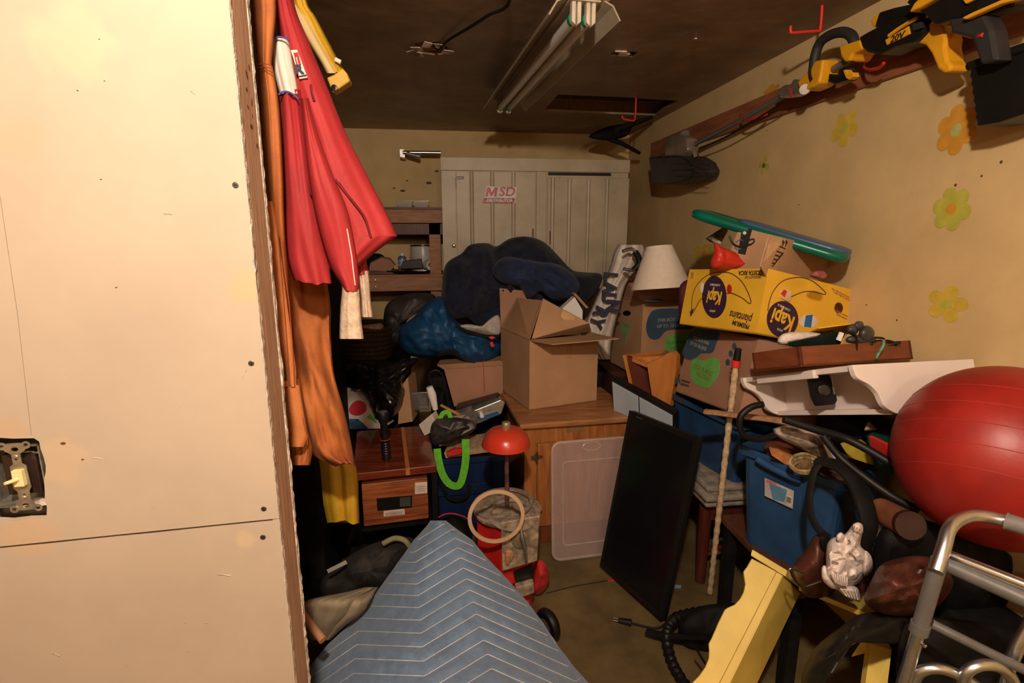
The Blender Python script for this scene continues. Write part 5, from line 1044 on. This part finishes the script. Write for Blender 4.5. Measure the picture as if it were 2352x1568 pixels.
# ---------------------------------------------------------------- brown drawer tray with oddments
tc_,te_,ts_=(1.273,1.549,1.135),(-.84,-17.9,-80.8),(.20,.455,.062); TY=fr(tc_,te_)
dt=thing('oddments_tray','shallow brown wooden drawer full of oddments on the white shelf','drawer tray',(1.273,1.549,1.1))
Mdr=mat('drawer_brown',(.19,.055,.022),.3,.1,9,stretch=(1,1,5),col2=(.13,.034,.014))
x,y,z=ts_[0]/2,ts_[1]/2,ts_[2]/2
mk('drawer_bottom',bb(-x,x,-y,y,-z,-z+.006),Mdr,dt,M=TY)
for a in((-x,x,-y,-y+.012),(-x,x,y-.012,y),(-x,-x+.012,-y,y),(x-.012,x,-y,y)): mk('drawer_side',bb(a[0],a[1],a[2],a[3],-z,z),Mdr,dt,M=TY,bev=.001)
tag(mk('white_pouch',puff([(1785,785),(1795,768),(1820,762),(1860,762),(1892,768),(1885,780),(1840,785),(1800,792)],1.56,.03,seg=32,rings=6,amp=.008,fq=24),mat('bubble_white',(.66,.56,.50),.35,.06,80,.4),sm=True),'white bubble pouch at left end of the wooden drawer','pouch')
tag(mk('dark_folder',prism3([Py(a,b,1.52) for a,b in((1812,786),(1850,778),(1925,765),(1935,780),(1930,790),(1812,795))],(.02,.05,.0)),mat('folder_dark',(.006,.014,.011),.3)),'dark green glossy folder lying in the wooden drawer','folder')
gp=thing('game_controller','dark grey rounded controller with cord on the wooden drawer','controller',Py(1975,790,1.48))
Mgc=mat('controller_grey',(.05,.046,.044),.35,.1,20)
for pts,th in((((1945,755),(1955,744),(1968,746),(1972,760),(1962,770),(1948,766)),.02),(((1960,746),(1970,737),(1982,740),(1984,752),(1974,760),(1964,756)),.02),(((1972,765),(1985,748),(2000,750),(2009,762),(2006,778),(1995,786),(1978,782)),.026)):
    mk('controller_pad',puff(pts,1.48,th,seg=28,rings=6,amp=.001),Mgc,gp,sm=True)
mk('controller_base',puff([(1945,775),(1970,768),(2010,776),(2008,788),(1975,790),(1945,786)],1.485,.02,seg=28,rings=5,amp=.002),Mgc,gp,sm=True)
mk('controller_cord',tube(cr([Py(a,b,1.46) for a,b in((1945,765),(1960,764),(1968,780),(1966,810),(1962,828))],5),.0035,6),M_rub,gp)
tag(mk('cord_tangle',tube(cr([Py(a,b,1.47+.012*((k*7)%3)) for k,(a,b) in enumerate(((2010,775),(2030,778),(2020,792),(2000,790),(2018,782),(2045,786),(2068,786),(2040,792),(2028,798),(2035,782),(2060,790),(2040,800)))],5),.0035,6),M_rub,sm=True),'tangle of thin black cords on the wooden drawer','cord')
tag(mk('twisted_paracord',tube(cr([Py(a,b,1.435) for a,b in((2030,780),(2029,792),(2022,805),(2016,815),(2012,823))],5),.0042,6),mat('cord_green',(.10,.30,.17),.4,.3,60),sm=True),'short green twisted cord hanging over the wooden drawer','cord')
tag(mk('white_paper',pxpoly(((1922,780),(1930,762),(1939,765),(1932,784)),1.45,.004),M_white),'small white card leaning on the grey controller','card')
# ---------------------------------------------------------------- exercise ball
Mball=mat('ball_vinyl',(.25,.013,.009),.42,.12,9,.03,bscale=120)
bal=thing('exercise_ball','large red exercise ball squeezed against the right wall','ball',(1.337,1.032,.782))
BC=Vector((1.337,1.032,1.001)); BR=.2205
mk('ball_skin',lathe([(max(.0008,BR*sin(pi*k/40)),-BR*cos(pi*k/40)) for k in range(41)],64),Mball,bal,M=Matrix.Translation(BC),sm=True)
for d in(-.10,-.05,.0,.05,.10): 
    ax=Vector((.45,.35,.82)).normalized(); e1=ax.orthogonal().normalized(); e2=ax.cross(e1); rr_=math.sqrt(BR*BR-d*d)
    mk('moulded_ring',tube([BC+ax*d+(e1*cos(t)+e2*sin(t))*rr_ for t in [2*pi*k/72 for k in range(72)]],.0009,5,True),mat('ball_line',(.34,.04,.03),.4),bal,sm=True)
tag(mk('duffel_bag',puff([(2010,1240),(2060,1190),(2150,1200),(2230,1240),(2310,1265),(2330,1300),(2320,1390),(2200,1410),(2060,1390),(2010,1330)],1.14,.06,seg=48,rings=9,amp=.03,fq=9,back=1.0),M_soft,sm=True),'black duffel bag under the exercise ball','bag')
tag(mk('tan_carton',bb(1.40,1.56,.75,.92,.50,.72),mat('carton_tan2',(.30,.19,.07),.8,.1,8),bev=.003),'tan carton corner beneath the exercise ball at frame edge','box')
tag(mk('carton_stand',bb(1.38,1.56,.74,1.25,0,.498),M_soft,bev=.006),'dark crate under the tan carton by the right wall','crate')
# ---------------------------------------------------------------- yellow scalloped shelf standing on its end
Myl=mat('yellow_paint',(.66,.48,.10),.45,.06,8)
ys=thing('scalloped_shelf','yellow painted wooden shelf with scalloped edge standing on its end','shelf',Pz(1640,1600,.0))
def YP(px,py): # plane through the front board
    P0=Py(1727,1275,1.36); P1=Py(1800,1322,1.30); P2=Py(1625,1500,1.24); n=(P1-P0).cross(P2-P0).normalized(); r=ray(px,py); return CAM+r*((P0-CAM).dot(n)/r.dot(n)),n
edge=smoothpoly(((1727,1284),(1719,1297),(1709,1312)),4)[:9]
out=[(1727,1282),(1717,1300),(1708,1312),(1709,1322),(1712,1342),(1708,1360),(1700,1375),(1688,1388),(1672,1395),(1665,1400),(1650,1430),(1635,1465),(1628,1478),(1629,1495),(1628,1512),(1620,1532),(1606,1552),(1592,1566),(1580,1590),(1560,1640),(1612,1700),(1640,1640),(1680,1560),(1720,1478),(1760,1398),(1799,1320)]
q=[YP(a,b) for a,b in out]; nY=q[0][1]
if nY.dot(CAM-q[0][0])<0: nY=-nY
mk('scalloped_front',prism3([p for p,_ in out and q],-nY*.016),Myl,ys,bev=.002)
A_=YP(1799,1320)[0]; B_=YP(1612,1700)[0]; side=(Py(1838,1362,1.36)-A_); 
mk('side_board',prism3([A_,B_,B_+side,A_+side],-(nY.cross(side)).cross(side).normalized()*.0+ (side.cross(B_-A_)).normalized()*.014),Myl,ys,bev=.002)
C1=YP(1726,1262)[0]; C2=YP(1806,1310)[0]; C3=Py(1846,1338,1.345)
mk('top_ledge',prism3([C1+nY*.012,C2+nY*.012,C3,C3+(C1-C2)],(YP(1722,1276)[0]-C1)),Myl,ys,bev=.002)
ln_=YP(1784,1312)[0]; l2=YP(1590,1690)[0]; mk('bead_line',tube([ln_+nY*.0005,l2+nY*.0005],.0012,5),mat('yellow_line',(.40,.25,.04),.6),ys)
# second yellow piece under the leather bag
yb=thing('yellow_crate','yellow painted wooden crate under the brown leather bag','crate',Py(1930,1500,1.15))
mk('crate_top',prism3([Py(1835,1345,1.32),Py(1996,1410,1.10),Py(2060,1395,1.18),Py(1900,1335,1.40)],(0,0,-.016)),Myl,yb,bev=.002)
mk('crate_panel',prism3([Py(1960,1500,1.16),Py(1978,1473,1.16),Py(1996,1470,1.14),Py(1985,1500,1.14),Py(1955,1508,1.16)],(.03,.02,0)),Myl,yb)
mk('crate_panel',prism3([Py(2000,1478,1.12),Py(2048,1492,1.08),Py(2030,1640,1.02),Py(1978,1640,1.04)],(.015,.03,0)),Myl,yb)
mk('crate_slats',prism3([Py(2115,1500,1.05),Py(2205,1530,1.0),Py(2200,1640,.96),Py(2100,1640,1.0)],(.015,.03,0)),mat('rattan_yellow',(.22,.14,.03),.7,.4,60,stretch=(1,1,8)),yb)
# ---------------------------------------------------------------- brown leather bag with ring
Mlb=mat('leather_oxblood',(.075,.022,.014),.42,.25,14,.2)
lbg=thing('leather_bag','brown leather bag with metal ring beneath the plaster figurine','bag',Py(1870,1370,1.2))
mk('bag_body',puff([(1822,1300),(1850,1262),(1868,1232),(1885,1224),(1908,1236),(1915,1270),(1925,1330),(1915,1362),(1880,1374),(1850,1368),(1836,1345)],1.24,.07,seg=44,rings=9,amp=.018,fq=12,ridge=.3,back=1),Mlb,lbg,sm=True)
mk('bag_opening',puff([(1884,1232),(1900,1230),(1908,1248),(1900,1268),(1886,1258)],1.165,.012,seg=20,rings=4,amp=.001),M_soft,lbg,sm=True)
mk('metal_ring',tube(cr([Py(a,b,1.15) for a,b in((1848,1316),(1826,1308),(1814,1306),(1818,1322),(1832,1340),(1848,1347),(1866,1342),(1886,1334))],5),.0032,8),M_chrome,lbg,sm=True)
bp=thing('leather_coat','brown leather coat crumpled behind the walking frame','coat',Py(2060,1400,1.15))
mk('coat_heap',puff([(1985,1380),(2000,1335),(2020,1300),(2050,1285),(2110,1275),(2160,1290),(2190,1340),(2150,1395),(2090,1415),(2030,1412)],1.03,.06,seg=48,rings=10,amp=.04,fq=12,ridge=.7,back=.8),Mlb,bp,sm=True)
tag(mk('black_sack',puff([(1930,1440),(1975,1410),(2040,1405),(2100,1420),(2110,1470),(2050,1478),(2000,1465),(1960,1480),(1900,1520),(1880,1560),(1860,1620),(1840,1560),(1870,1490)],1.05,.09,seg=56,rings=9,amp=.03,fq=10,ridge=.4,ctr=(1960,1475)),mat('sack_black',(.006,.0055,.0055),.5,.3,14),sm=True),'black nylon sack draped below the leather coat','bag')
tag(mk('dark_bundle',puff([(2080,1430),(2180,1420),(2300,1440),(2400,1480),(2330,1700),(2100,1700),(2060,1560)],.99,.05,seg=44,rings=8,amp=.03,fq=8),M_soft,sm=True),'dark cloth bundle behind the lower walking frame','cloth')
# ---------------------------------------------------------------- plaster figurine
Mpl=mat('plaster_white',(.66,.57,.53),.8,.06,12,.35,bscale=60)
fg=thing('plaster_figurine','chipped white plaster animal figurine lying on the leather bag','figurine',Py(1945,1380,1.12))
mk('torso',puff([(1900,1250),(1912,1235),(1930,1232),(1945,1222),(1962,1202),(1978,1204),(1982,1218),(1976,1250),(1985,1262),(2000,1275),(2005,1295),(2000,1315),(1985,1326),(1972,1340),(1945,1352),(1925,1355),(1905,1346),(1890,1330),(1888,1312),(1897,1300),(1897,1280)],1.11,.055,seg=72,rings=14,amp=.016,fq=26,ridge=.7,back=.9,seed=2),Mpl,fg,sm=True)
def lump(nm,pts,y,th): mk(nm,puff(pts,y,th,seg=26,rings=6,amp=.002,fq=40,smooth=4),Mpl,fg,sm=True)
lump('paw',((1925,1352),(1945,1345),(1968,1348),(1976,1368),(1975,1382),(1960,1378),(1940,1368)),1.09,.03)
lump('paw',((1888,1302),(1896,1298),(1900,1315),(1912,1335),(1922,1348),(1912,1352),(1894,1338),(1887,1325)),1.07,.02)
lump('ear',((1958,1205),(1970,1199),(1981,1205),(1982,1222),(1972,1228),(1960,1222)),1.07,.022)
lump('ear',((1922,1228),(1932,1222),(1940,1232),(1934,1245),(1922,1240)),1.065,.012)
lump('tail',((1985,1265),(1998,1272),(2005,1292),(1998,1312),(1986,1322),(1980,1300)),1.075,.03)
lump('cheek',((1905,1270),(1925,1258),(1938,1272),(1930,1292),(1910,1294)),1.062,.007)
lump('shoulder',((1940,1282),(1960,1272),(1975,1284),(1968,1302),(1948,1304)),1.062,.007)
lump('muzzle',((1910,1312),(1932,1306),(1950,1314),(1948,1334),(1925,1342),(1910,1330)),1.062,.010)
for k in range(7): mk('mane_ridge',tube(cr([Py(1912+5.5*k,1316+1.5*k,1.0435+.001*k),Py(1915+5*k,1328+1.5*k,1.042+.001*k),Py(1920+4*k,1338+1.2*k,1.045+.001*k)],4),.0022,6),Mpl,fg,sm=True)
for k in range(5): mk('paw_ridge',tube([Py(1932+8*k,1352+1*k,1.058),Py(1944+6.5*k,1368+2*k,1.058)],.0022,6),Mpl,fg,sm=True)
for pts in(((1940,1270),(1952,1270),(1962,1278),(1966,1284)),((1912,1289),(1925,1293)),((1950,1240),(1953,1246))): mk('crease',tube(cr([Py(a,b,1.0485) for a,b in pts],4),.0018,6),mat('crease_dark',(.20,.13,.11),.9),fg)
for a,b in((1968,1212),(1974,1216),(1962,1209),(1970,1222),(1965,1256),(1948,1242),(1990,1300),(1925,1330)): mk('dirt_speck',lathe([(.0002,0),(.0017,.0005),(.0002,.001)],8),M_dkwood,fg,M=Matrix.Translation(Py(a,b,1.047))@Matrix.Rotation(pi/2,4,'X'))
# ---------------------------------------------------------------- walking frame
wf=thing('walking_frame','aluminium folding walking frame with grey hand grips at bottom right','walking frame',(1.15,.8,0))
Mgg=mat('grip_grey',(.17,.155,.145),.6,.1,20,.2); Mgt=mat('tube_grey',(.13,.125,.12),.45,.1,20,metal=.2)
def WT(nm,pts,r,m,par=wf,n=12,sub=6): return mk(nm,tube(cr([Vector(p) for p in pts],sub),r,n),m,par,sm=True)
zT=.955
a0=Pz(2168,1255,.92); a1=Pz(2180,1215,.945); a2=Pz(2205,1192,zT); a3=Pz(2245,1184,zT+.002); a4=Pz(2310,1196,zT); a5=Pz(2400,1225,zT)
WT('top_rail',[Pz(2150,1310,.88),a0,a1,a2,a3,a4,a5],.0128,M_alu)
mk('hand_grip',tube([a4,a4.lerp(a5,.06),a5,a5+(a5-a4)*.8],[.0185,.0165,.017,.017],14),Mgg,wf,sm=True)
lg0=Pz(2158,1285,.895); ftl=Vector((lg0.x-.015,lg0.y+.05,0))
def lgp(t): return lg0.lerp(ftl,t)
l1=Py(2110,1440,lgp(.3).y)
foot=Vector((Py(2075,1568,.84).x,.84,Py(2075,1568,.84).z)); dirL=(foot-lg0); ft=lg0+dirL*(lg0.z/(lg0.z-foot.z)) if lg0.z>foot.z else foot
WT('leg_sleeve',[lg0,lg0.lerp(foot,.52)],.0148,Mgt); WT('leg',[lg0.lerp(foot,.45),ft],.0125,M_alu)
WT('leg_collar',[lg0.lerp(foot,.50),lg0.lerp(foot,.57)],.0175,Mgt)
mk('push_button',lathe([(.005,0),(.004,.005),(.001,.006)],12),M_chrome,wf,M=Matrix.Translation(lg0.lerp(foot,.635)+Vector((.004,-.013,0)))@Matrix.Rotation(pi/2,4,'X'))
mk('rubber_foot',tube([ft+Vector((0,0,.05)),ft],[.017,.022],12),M_rub,wf,sm=True)
c0=Pz(2182,1275,.885); c1=Pz(2360,1345,.885); WT('cross_bar',[c0,c1,c1+(c1-c0)*.6],.0105,M_chrome)
c0=Pz(2165,1292,.865); c1=Pz(2360,1378,.86); WT('cross_bar',[c0,c1,c1+(c1-c0)*.6],.0155,Mgt)
WT('brace_rod',[Pz(2232,1305,.865),Pz(2300,1338,.865),Pz(2360,1366,.865)],.004,M_chrome)
WT('side_brace',[Py(2140,1432,.86),Py(2200,1462,.83),Py(2300,1512,.79),Py(2380,1550,.76)],[.011,.010]+[.010]*17,Mgt)
WT('leg',[Py(2372,1420,.80),Py(2330,1500,.80),Py(2300,1600,.80),Vector((Py(2280,1700,.82).x,.82,.0))],.0125,M_alu)
WT('lower_loop',[Py(2096,1572,.84),Py(2110,1545,.83),Py(2140,1534,.82),Py(2180,1540,.81),Py(2230,1566,.80),Py(2270,1600,.79)],.0115,M_alu)
WT('lower_loop',[Py(2212,1580,.80),Py(2218,1545,.795),Py(2250,1527,.79),Py(2290,1530,.785),Py(2320,1552,.78),Py(2340,1600,.78)],.0115,M_alu)
# ---------------------------------------------------------------- cables and hose on the floor
pw=thing('power_cord','black power cord with plug lying on concrete by the television','cord',Pz(1450,1430,0))
mk('plug',tube([Pz(1420,1424,.012),Pz(1450,1430,.014)],[.009,.014],10),M_rub,pw,sm=True)
for d in(-3,3): mk('prong',tube([Pz(1408,1421+d,.012),Pz(1421,1424+d,.012)],.0018,6),M_steel,pw)
mk('cord',tube(cr([Pz(a,b,z) for a,b,z in((1450,1430,.012),(1480,1438,.006),(1510,1442,.006),(1535,1428,.02),(1560,1415,.05),(1600,1412,.06),(1650,1425,.04))],6),.0045,6),M_rub,pw,sm=True)
P=cr([Pz(a,b,z) for a,b,z in((1640,1400,.05),(1590,1408,.08),(1548,1422,.09),(1532,1455,.06),(1540,1510,.03),(1565,1560,.02),(1600,1610,.02))],10)
tag(mk('corrugated_hose',tube(P,[.019+.003*sin(k*2.2) for k in range(len(P))],10),M_rub,sm=True),'black corrugated hose curling on floor beside the yellow shelf','hose')
blk('flat_bar',((1485,1450),(1540,1460),(1620,1462)),(1.66,1.6,1.52),.016,'black flat bar on floor left of the yellow shelf','bar',M_black,.5)
tag(mk('black_backpack',puff([(1560,1430),(1600,1395),(1660,1385),(1700,1390),(1690,1440),(1650,1500),(1600,1500),(1565,1475)],1.62,.08,seg=40,rings=8,amp=.02,fq=10),M_soft,sm=True),'black bag slumped on the floor behind the yellow shelf','bag')
blk('thin_cable',((1600,1490),(1625,1530),(1660,1560),(1700,1575)),(1.42,1.4,1.36,1.3),.004,'thin black cable beside the corrugated hose','cable')
# ---------------------------------------------------------------- tool rail and tools on the right wall
tr2=thing('tool_rail','long reddish wooden board fixed along the right wall','board',(1.56,2.6,2.05))
zr0,zr1=2.088,2.200
V=[(XR-.0005-d,y,z) for d in(0,.019) for (y,z) in((3.94,zr0),(.6,zr0-.035),(.6,zr1-.02),(3.94,zr1))]
mk('board',([Vector(v) for v in V],[(0,1,2,3),(7,6,5,4)]+[(i,(i+1)%4,4+(i+1)%4,4+i) for i in range(4)]),mat('rail_wood',(.30,.10,.045),.55,.15,10,stretch=(4,.5,4)),tr2,bev=.003)
hk=mat('hook_red',(.50,.02,.02),.4)
def whook(pts,xs,lb_): return tag(mk('wall_hook',tube(cr([Px(a,b,x) for (a,b),x in zip(pts,xs)],5),.0055,8),hk,sm=True),lb_,'hook','red hooks on the tool rail')
whook(((1702,262),(1704,272),(1715,276),(1740,270),(1762,262)),(1.55,1.47,1.44,1.45,1.49),'red hook holding the trimmer shaft near its head')
whook(((1990,140),(1985,155),(1998,160),(2020,155),(2030,145)),(1.55,1.50,1.46,1.45,1.44),'red hook under the trimmer coupler')
whook(((2200,45),(2204,65),(2215,78),(2240,84),(2258,80)),(1.55,1.46,1.40,1.38,1.37),'red hook curving around the upper power tool')
gt=thing('string_trimmer','yellow and black cordless string trimmer hung on the tool rail','trimmer',Px(1800,260,1.46))
XT=1.46
mk('motor_head',prism3(wl(((1552,325),(1562,312),(1588,310),(1604,318),(1606,345),(1596,362),(1552,362)),1.49),(-.075,0,0)),mat('head_grey',(.30,.25,.20),.35,.15,12,metal=.5),gt,bev=.012,seg=3,sm=True)
mk('head_cap',tube([Px(1572,306,XT),Px(1574,320,XT)],[.03,.036],14),MATS['head_grey'],gt,sm=True)
mk('head_clip',prism3(wl(((1592,342),(1600,340),(1606,358),(1598,362)),1.41),(-.01,0,0)),M_chrome,gt)
gp_=((1541,362),(1600,358),(1625,360),(1645,372),(1656,392),(1648,408),(1620,418),(1580,424),(1549,422))
gd=mk('guard',wallpoly(gp_,1.54,-.16),mat('guard_dark',(.030,.026,.024),.5,.2,10),gt,bev=.01,seg=2)
for k in range(3): mk('guard_rib',tube([Px(1543+2*k,376+14*k,1.372),Px(1600+6*k,376+13*k,1.372),Px(1635-3*k,378+12*k,1.374)],.003,6),MATS['guard_dark'],gt)
mk('lower_shaft',tube([Px(1598,330,XT),Px(1700,278,XT),Px(1808,214,XT)],.0125,12),mat('shaft_grey',(.17,.16,.15),.35,.05,9,metal=.4),gt,sm=True)
mk('shaft_cable',tube(cr([Px(1606,340,XT-.012),Px(1660,318,XT-.012),Px(1720,284,XT-.012),Px(1800,234,XT-.012)],4),.004,6),M_rub,gt)
mk('coupling',prism3(wl(((1804,206),(1815,202),(1822,196),(1838,194),(1845,182),(1860,186),(1868,198),(1862,214),(1845,222),(1812,226)),XT+.02),(-.045,0,0)),M_steel,gt,bev=.006)
mk('coupling_knob',tube([Px(1848,205,XT-.02),Px(1848,205,XT-.05)],[.022,.019],16),mat('knob_grey',(.32,.28,.26),.35,metal=.4),gt,sm=True)
mk('coupling_band',prism3(wl(((1813,203),(1817,202),(1822,222),(1817,224)),XT-.022),(-.004,0,0)),M_redhook,gt)
Mhb=mat('handle_rubber',(.022,.020,.019),.6,.1,30)
mk('loop_handle',tube(cr([Px(a,b,XT-.03) for a,b in((1872,186),(1868,170),(1872,130),(1884,98),(1908,80),(1935,74),(1955,82),(1962,102),(1958,128),(1950,140))],5),.0175,12),Mhb,gt,sm=True)
mk('handle_clamp',prism3(wl(((1870,190),(1885,176),(1900,165),(1912,142),(1932,138),(1928,165),(1922,192),(1908,202),(1888,210),(1874,204)),XT+.03),(-.075,0,0)),M_yel,gt,bev=.007)
mk('clamp_latch',prism3(wl(((1926,170),(1938,176),(1955,172),(1950,163),(1962,156),(1975,164),(1978,175),(1965,186),(1938,194),(1924,188)),XT),(-.04,0,0)),M_black,gt,bev=.004)
mk('latch_tip',prism3(wl(((1950,162),(1957,160),(1963,170),(1973,166),(1976,176),(1964,184),(1957,180)),XT-.03),(-.025,0,0)),M_yel,gt,bev=.003)
mk('upper_shaft',tube([Px(1915,158,XT),Px(1990,118,XT)],.0125,12),MATS['shaft_grey'],gt,sm=True)
mk('collar',prism3(wl(((1975,108),(1990,104),(2010,98),(2028,92),(2036,114),(2010,126),(2000,142),(1990,145),(1980,132)),XT+.035),(-.085,0,0)),M_yel,gt,bev=.008)
mk('housing_dark',prism3(wl(((2026,88),(2048,76),(2100,50),(2130,44),(2160,56),(2182,50),(2185,75),(2160,100),(2110,112),(2075,128),(2045,122),(2034,112)),XT+.04),(-.09,0,0)),M_black,gt,bev=.008)
pb_=mk('housing_panel',prism3(wl(((2036,92),(2060,78),(2090,60),(2094,78),(2070,90),(2040,104)),XT-.05),(-.006,0,0)),M_yel,gt,bev=.002)
mk('voltage_text',text('20V',.026,.0006,.15,sx=1.2),Mink,gt,M=Matrix.Translation(Px(2060,86,XT-.058))@Matrix.Rotation(-pi/2,4,'Z')@Matrix.Rotation(pi/2,4,'X')@Matrix.Rotation(.0,4,'Z')) if 'Mink' in globals() else None
mk('speed_switch',prism3(wl(((2102,56),(2122,50),(2125,64),(2104,72)),XT-.05),(-.012,0,0)),Mhb,gt,bev=.002)
mk('rear_handle',prism3(wl(((2138,72),(2180,52),(2205,60),(2215,90),(2212,110),(2218,140),(2228,152),(2225,165),(2210,170),(2195,160),(2180,125),(2165,105),(2142,100)),XT+.03),(-.06,0,0)),M_yel,gt,bev=.008)
mk('trigger',tube([Px(2140,88,XT-.01),Px(2165,96,XT-.02)],[.006,.009],8),M_black,gt,sm=True)
mk('trim_stripe',tube(cr([Px(2042,82,XT-.05),Px(2070,62,XT-.05),Px(2105,42,XT-.05)],4),.006,6),M_yel,gt)
mk('rear_shroud',prism3(wl(((2045,62),(2056,30),(2090,20),(2130,12),(2160,-5),(2200,-10),(2210,40),(2185,62),(2150,66),(2120,50),(2060,66)),XT+.05),(-.06,0,0)),M_black,gt,bev=.006)
mk('shroud_cap',prism3(wl(((2030,48),(2040,38),(2052,30),(2044,66),(2034,62)),XT+.05),(-.05,0,0)),M_yel,gt,bev=.004)
for p0,p1 in(((2130,38),(2195,5)),((2143,52),(2178,24))): mk('gold_flash',tube([Px(*p0,XT-.045),Px((p0[0]+p1[0])/2,(p0[1]+p1[1])/2-2,XT-.048),Px(*p1,XT-.045)],.005,6),M_yel,gt)
# second tool: blower with black battery/shield
bw=thing('cordless_blower','yellow and black cordless tool with large black guard at top right','power tool',Px(2290,200,1.35))
XB=1.40
mk('upper_body',prism3(wl(((2140,10),(2170,-15),(2380,-80),(2400,20),(2345,28),(2260,48),(2210,62),(2190,40)),XB+.06),(-.09,0,0)),M_black,bw,bev=.008)
mk('yellow_top',prism3(wl(((2135,32),(2150,8),(2200,-30),(2260,-30),(2200,0),(2160,22)),XB+.02),(-.07,0,0)),M_yel,bw,bev=.006)
mk('yellow_flank',prism3(wl(((2222,42),(2250,28),(2320,-2),(2380,-30),(2385,-8),(2350,2),(2310,12),(2232,46)),XB-.03),(-.02,0,0)),M_yel,bw,bev=.004)
mk('yellow_spine',prism3(wl(((2216,-4),(2260,-28),(2268,-10),(2226,10)),XB-.03),(-.012,0,0)),M_yel,bw,bev=.003)
mk('pistol_grip',prism3(wl(((2214,45),(2300,35),(2318,70),(2330,140),(2290,150),(2270,90),(2222,78)),XB+.02),(-.05,0,0)),Mhb,bw,bev=.008)
sh_=[(2222,150),(2240,140),(2290,125),(2330,108),(2400,90),(2420,200),(2400,240),(2350,262),(2290,282),(2242,290)]
jagp=[(2242-18*(k/14)+ (3 if k%2 else -2),290-135*(k/14)) for k in range(1,14)]
mk('guard',wallpoly(sh_+jagp,1.43,.10),M_black,bw,bev=.006)
mk('guard_lip',tube([Px(2226,152,1.43),Px(2290,130,1.43),Px(2380,100,1.43)],.012,8),M_rub,bw,sm=True)
# ---------------------------------------------------------------- painted flowers on the right wall
Mo=[mat('paint_orange',(.60,.28,.03),.7,.08,20),mat('paint_yellow',(.60,.42,.05),.7,.08,20),mat('paint_lime',(.46,.42,.06),.7,.08,20),mat('paint_green',(.42,.42,.14),.7,.1,30)]
def flower(px,py,rx,ry,m,mc_,rot=0,n=5):
    c=Px(px,py,XR); ey=(Px(px+rx,py,XR)-c).length; ez=(Px(px,py-ry,XR)-c).length
    for k in range(n):
        a=rot+2*pi*k/n; P=[]
        for t in [2*pi*q/14 for q in range(14)]:
            u=.60+.42*cos(t); v=.36*sin(t)*(1+.15*cos(t)); P.append((XR-.0006-.00015*k,c.y+ey*(u*cos(a)-v*sin(a)),c.z+ez*(u*sin(a)+v*cos(a))))
        mk('painted_petal',prism3(P,(-.0004,0,0)),m,wr)
    mk('painted_centre',prism3([(XR-.0018,c.y+ey*.27*cos(t),c.z+ez*.27*sin(t)) for t in [2*pi*q/16 for q in range(16)]],(-.0004,0,0)),mc_,wr)
flower(2197,298,47,56,Mo[0],Mo[3],.4,6); flower(2186,480,46,50,Mo[2],Mo[0],.2,6); flower(2175,698,50,42,Mo[1],Mo[2],.5,5); flower(1941,295,31,40,Mo[1],Mo[2],.9,5)
flower(1755,380,12,20,Mo[2],mat('stain_dark',(.10,.06,.03),.8),.3,4); flower(1772,208,18,14,Mo[0],Mo[0],.3,5); flower(1618,582,30,22,Mo[1],Mo[0],.6,5)
for a,b,r in((1835,470,3),(1540,465,4),(1770,486,2.5),(2300,372,4),(2255,404,3),(1762,300,3),(2195,425,4),(1990,700,3),(2060,735,3)):
    mk('wall_speck',lathe([(.0002,0),(r*.0012,.0006),(.0002,.0012)],8),MATS['stain_dark'],wr,M=Matrix.Translation(Px(a,b,XR))@Matrix.Rotation(-pi/2,4,'Y'))
# dark folded tripod hanging by the cabinet corner
tp_=thing('folded_tripod','black folded tripod hanging between metal cabinet and right wall','tripod',Py(1420,340,3.85))
mk('tripod_leg',tube([Py(1500,268,3.75),Py(1410,300,3.85)],[.010,.03],8),M_soft,tp_,sm=True)
mk('tripod_leg',tube([Py(1370,308,3.86),Py(1430,330,3.86),Py(1470,352,3.86)],[.02,.016,.012],8),M_soft,tp_,sm=True)
mk('tripod_head',puff([(1352,315),(1380,296),(1420,286),(1450,288),(1440,312),(1400,322)],3.86,.04,seg=28,rings=6,amp=.01,fq=16),M_soft,tp_,sm=True)
tag(mk('tin_lid',lathe([(.001,0),(.05,0),(.055,.008),(.05,.016),(.001,.02)],24,False),M_steel,M=fr((Py(1400,362,4.0).x,4.05,2.072)),sm=True),'small tin on top of the metal cabinet','tin')
for px,py,r in((905,432,3),(925,438,5),(985,420,6),(1003,393,4),(935,415,3)):
    q=Py(px,py,YB); mk('wall_speck',lathe([(.0004,0),(r*.003,.0006),(.0004,.0012)],8),MATS['stain_dark'],D.objects['wall_back'],M=Matrix.Translation(q)@Matrix.Rotation(pi/2,4,'X')@Matrix.Diagonal((1.4,.6,1,1)))
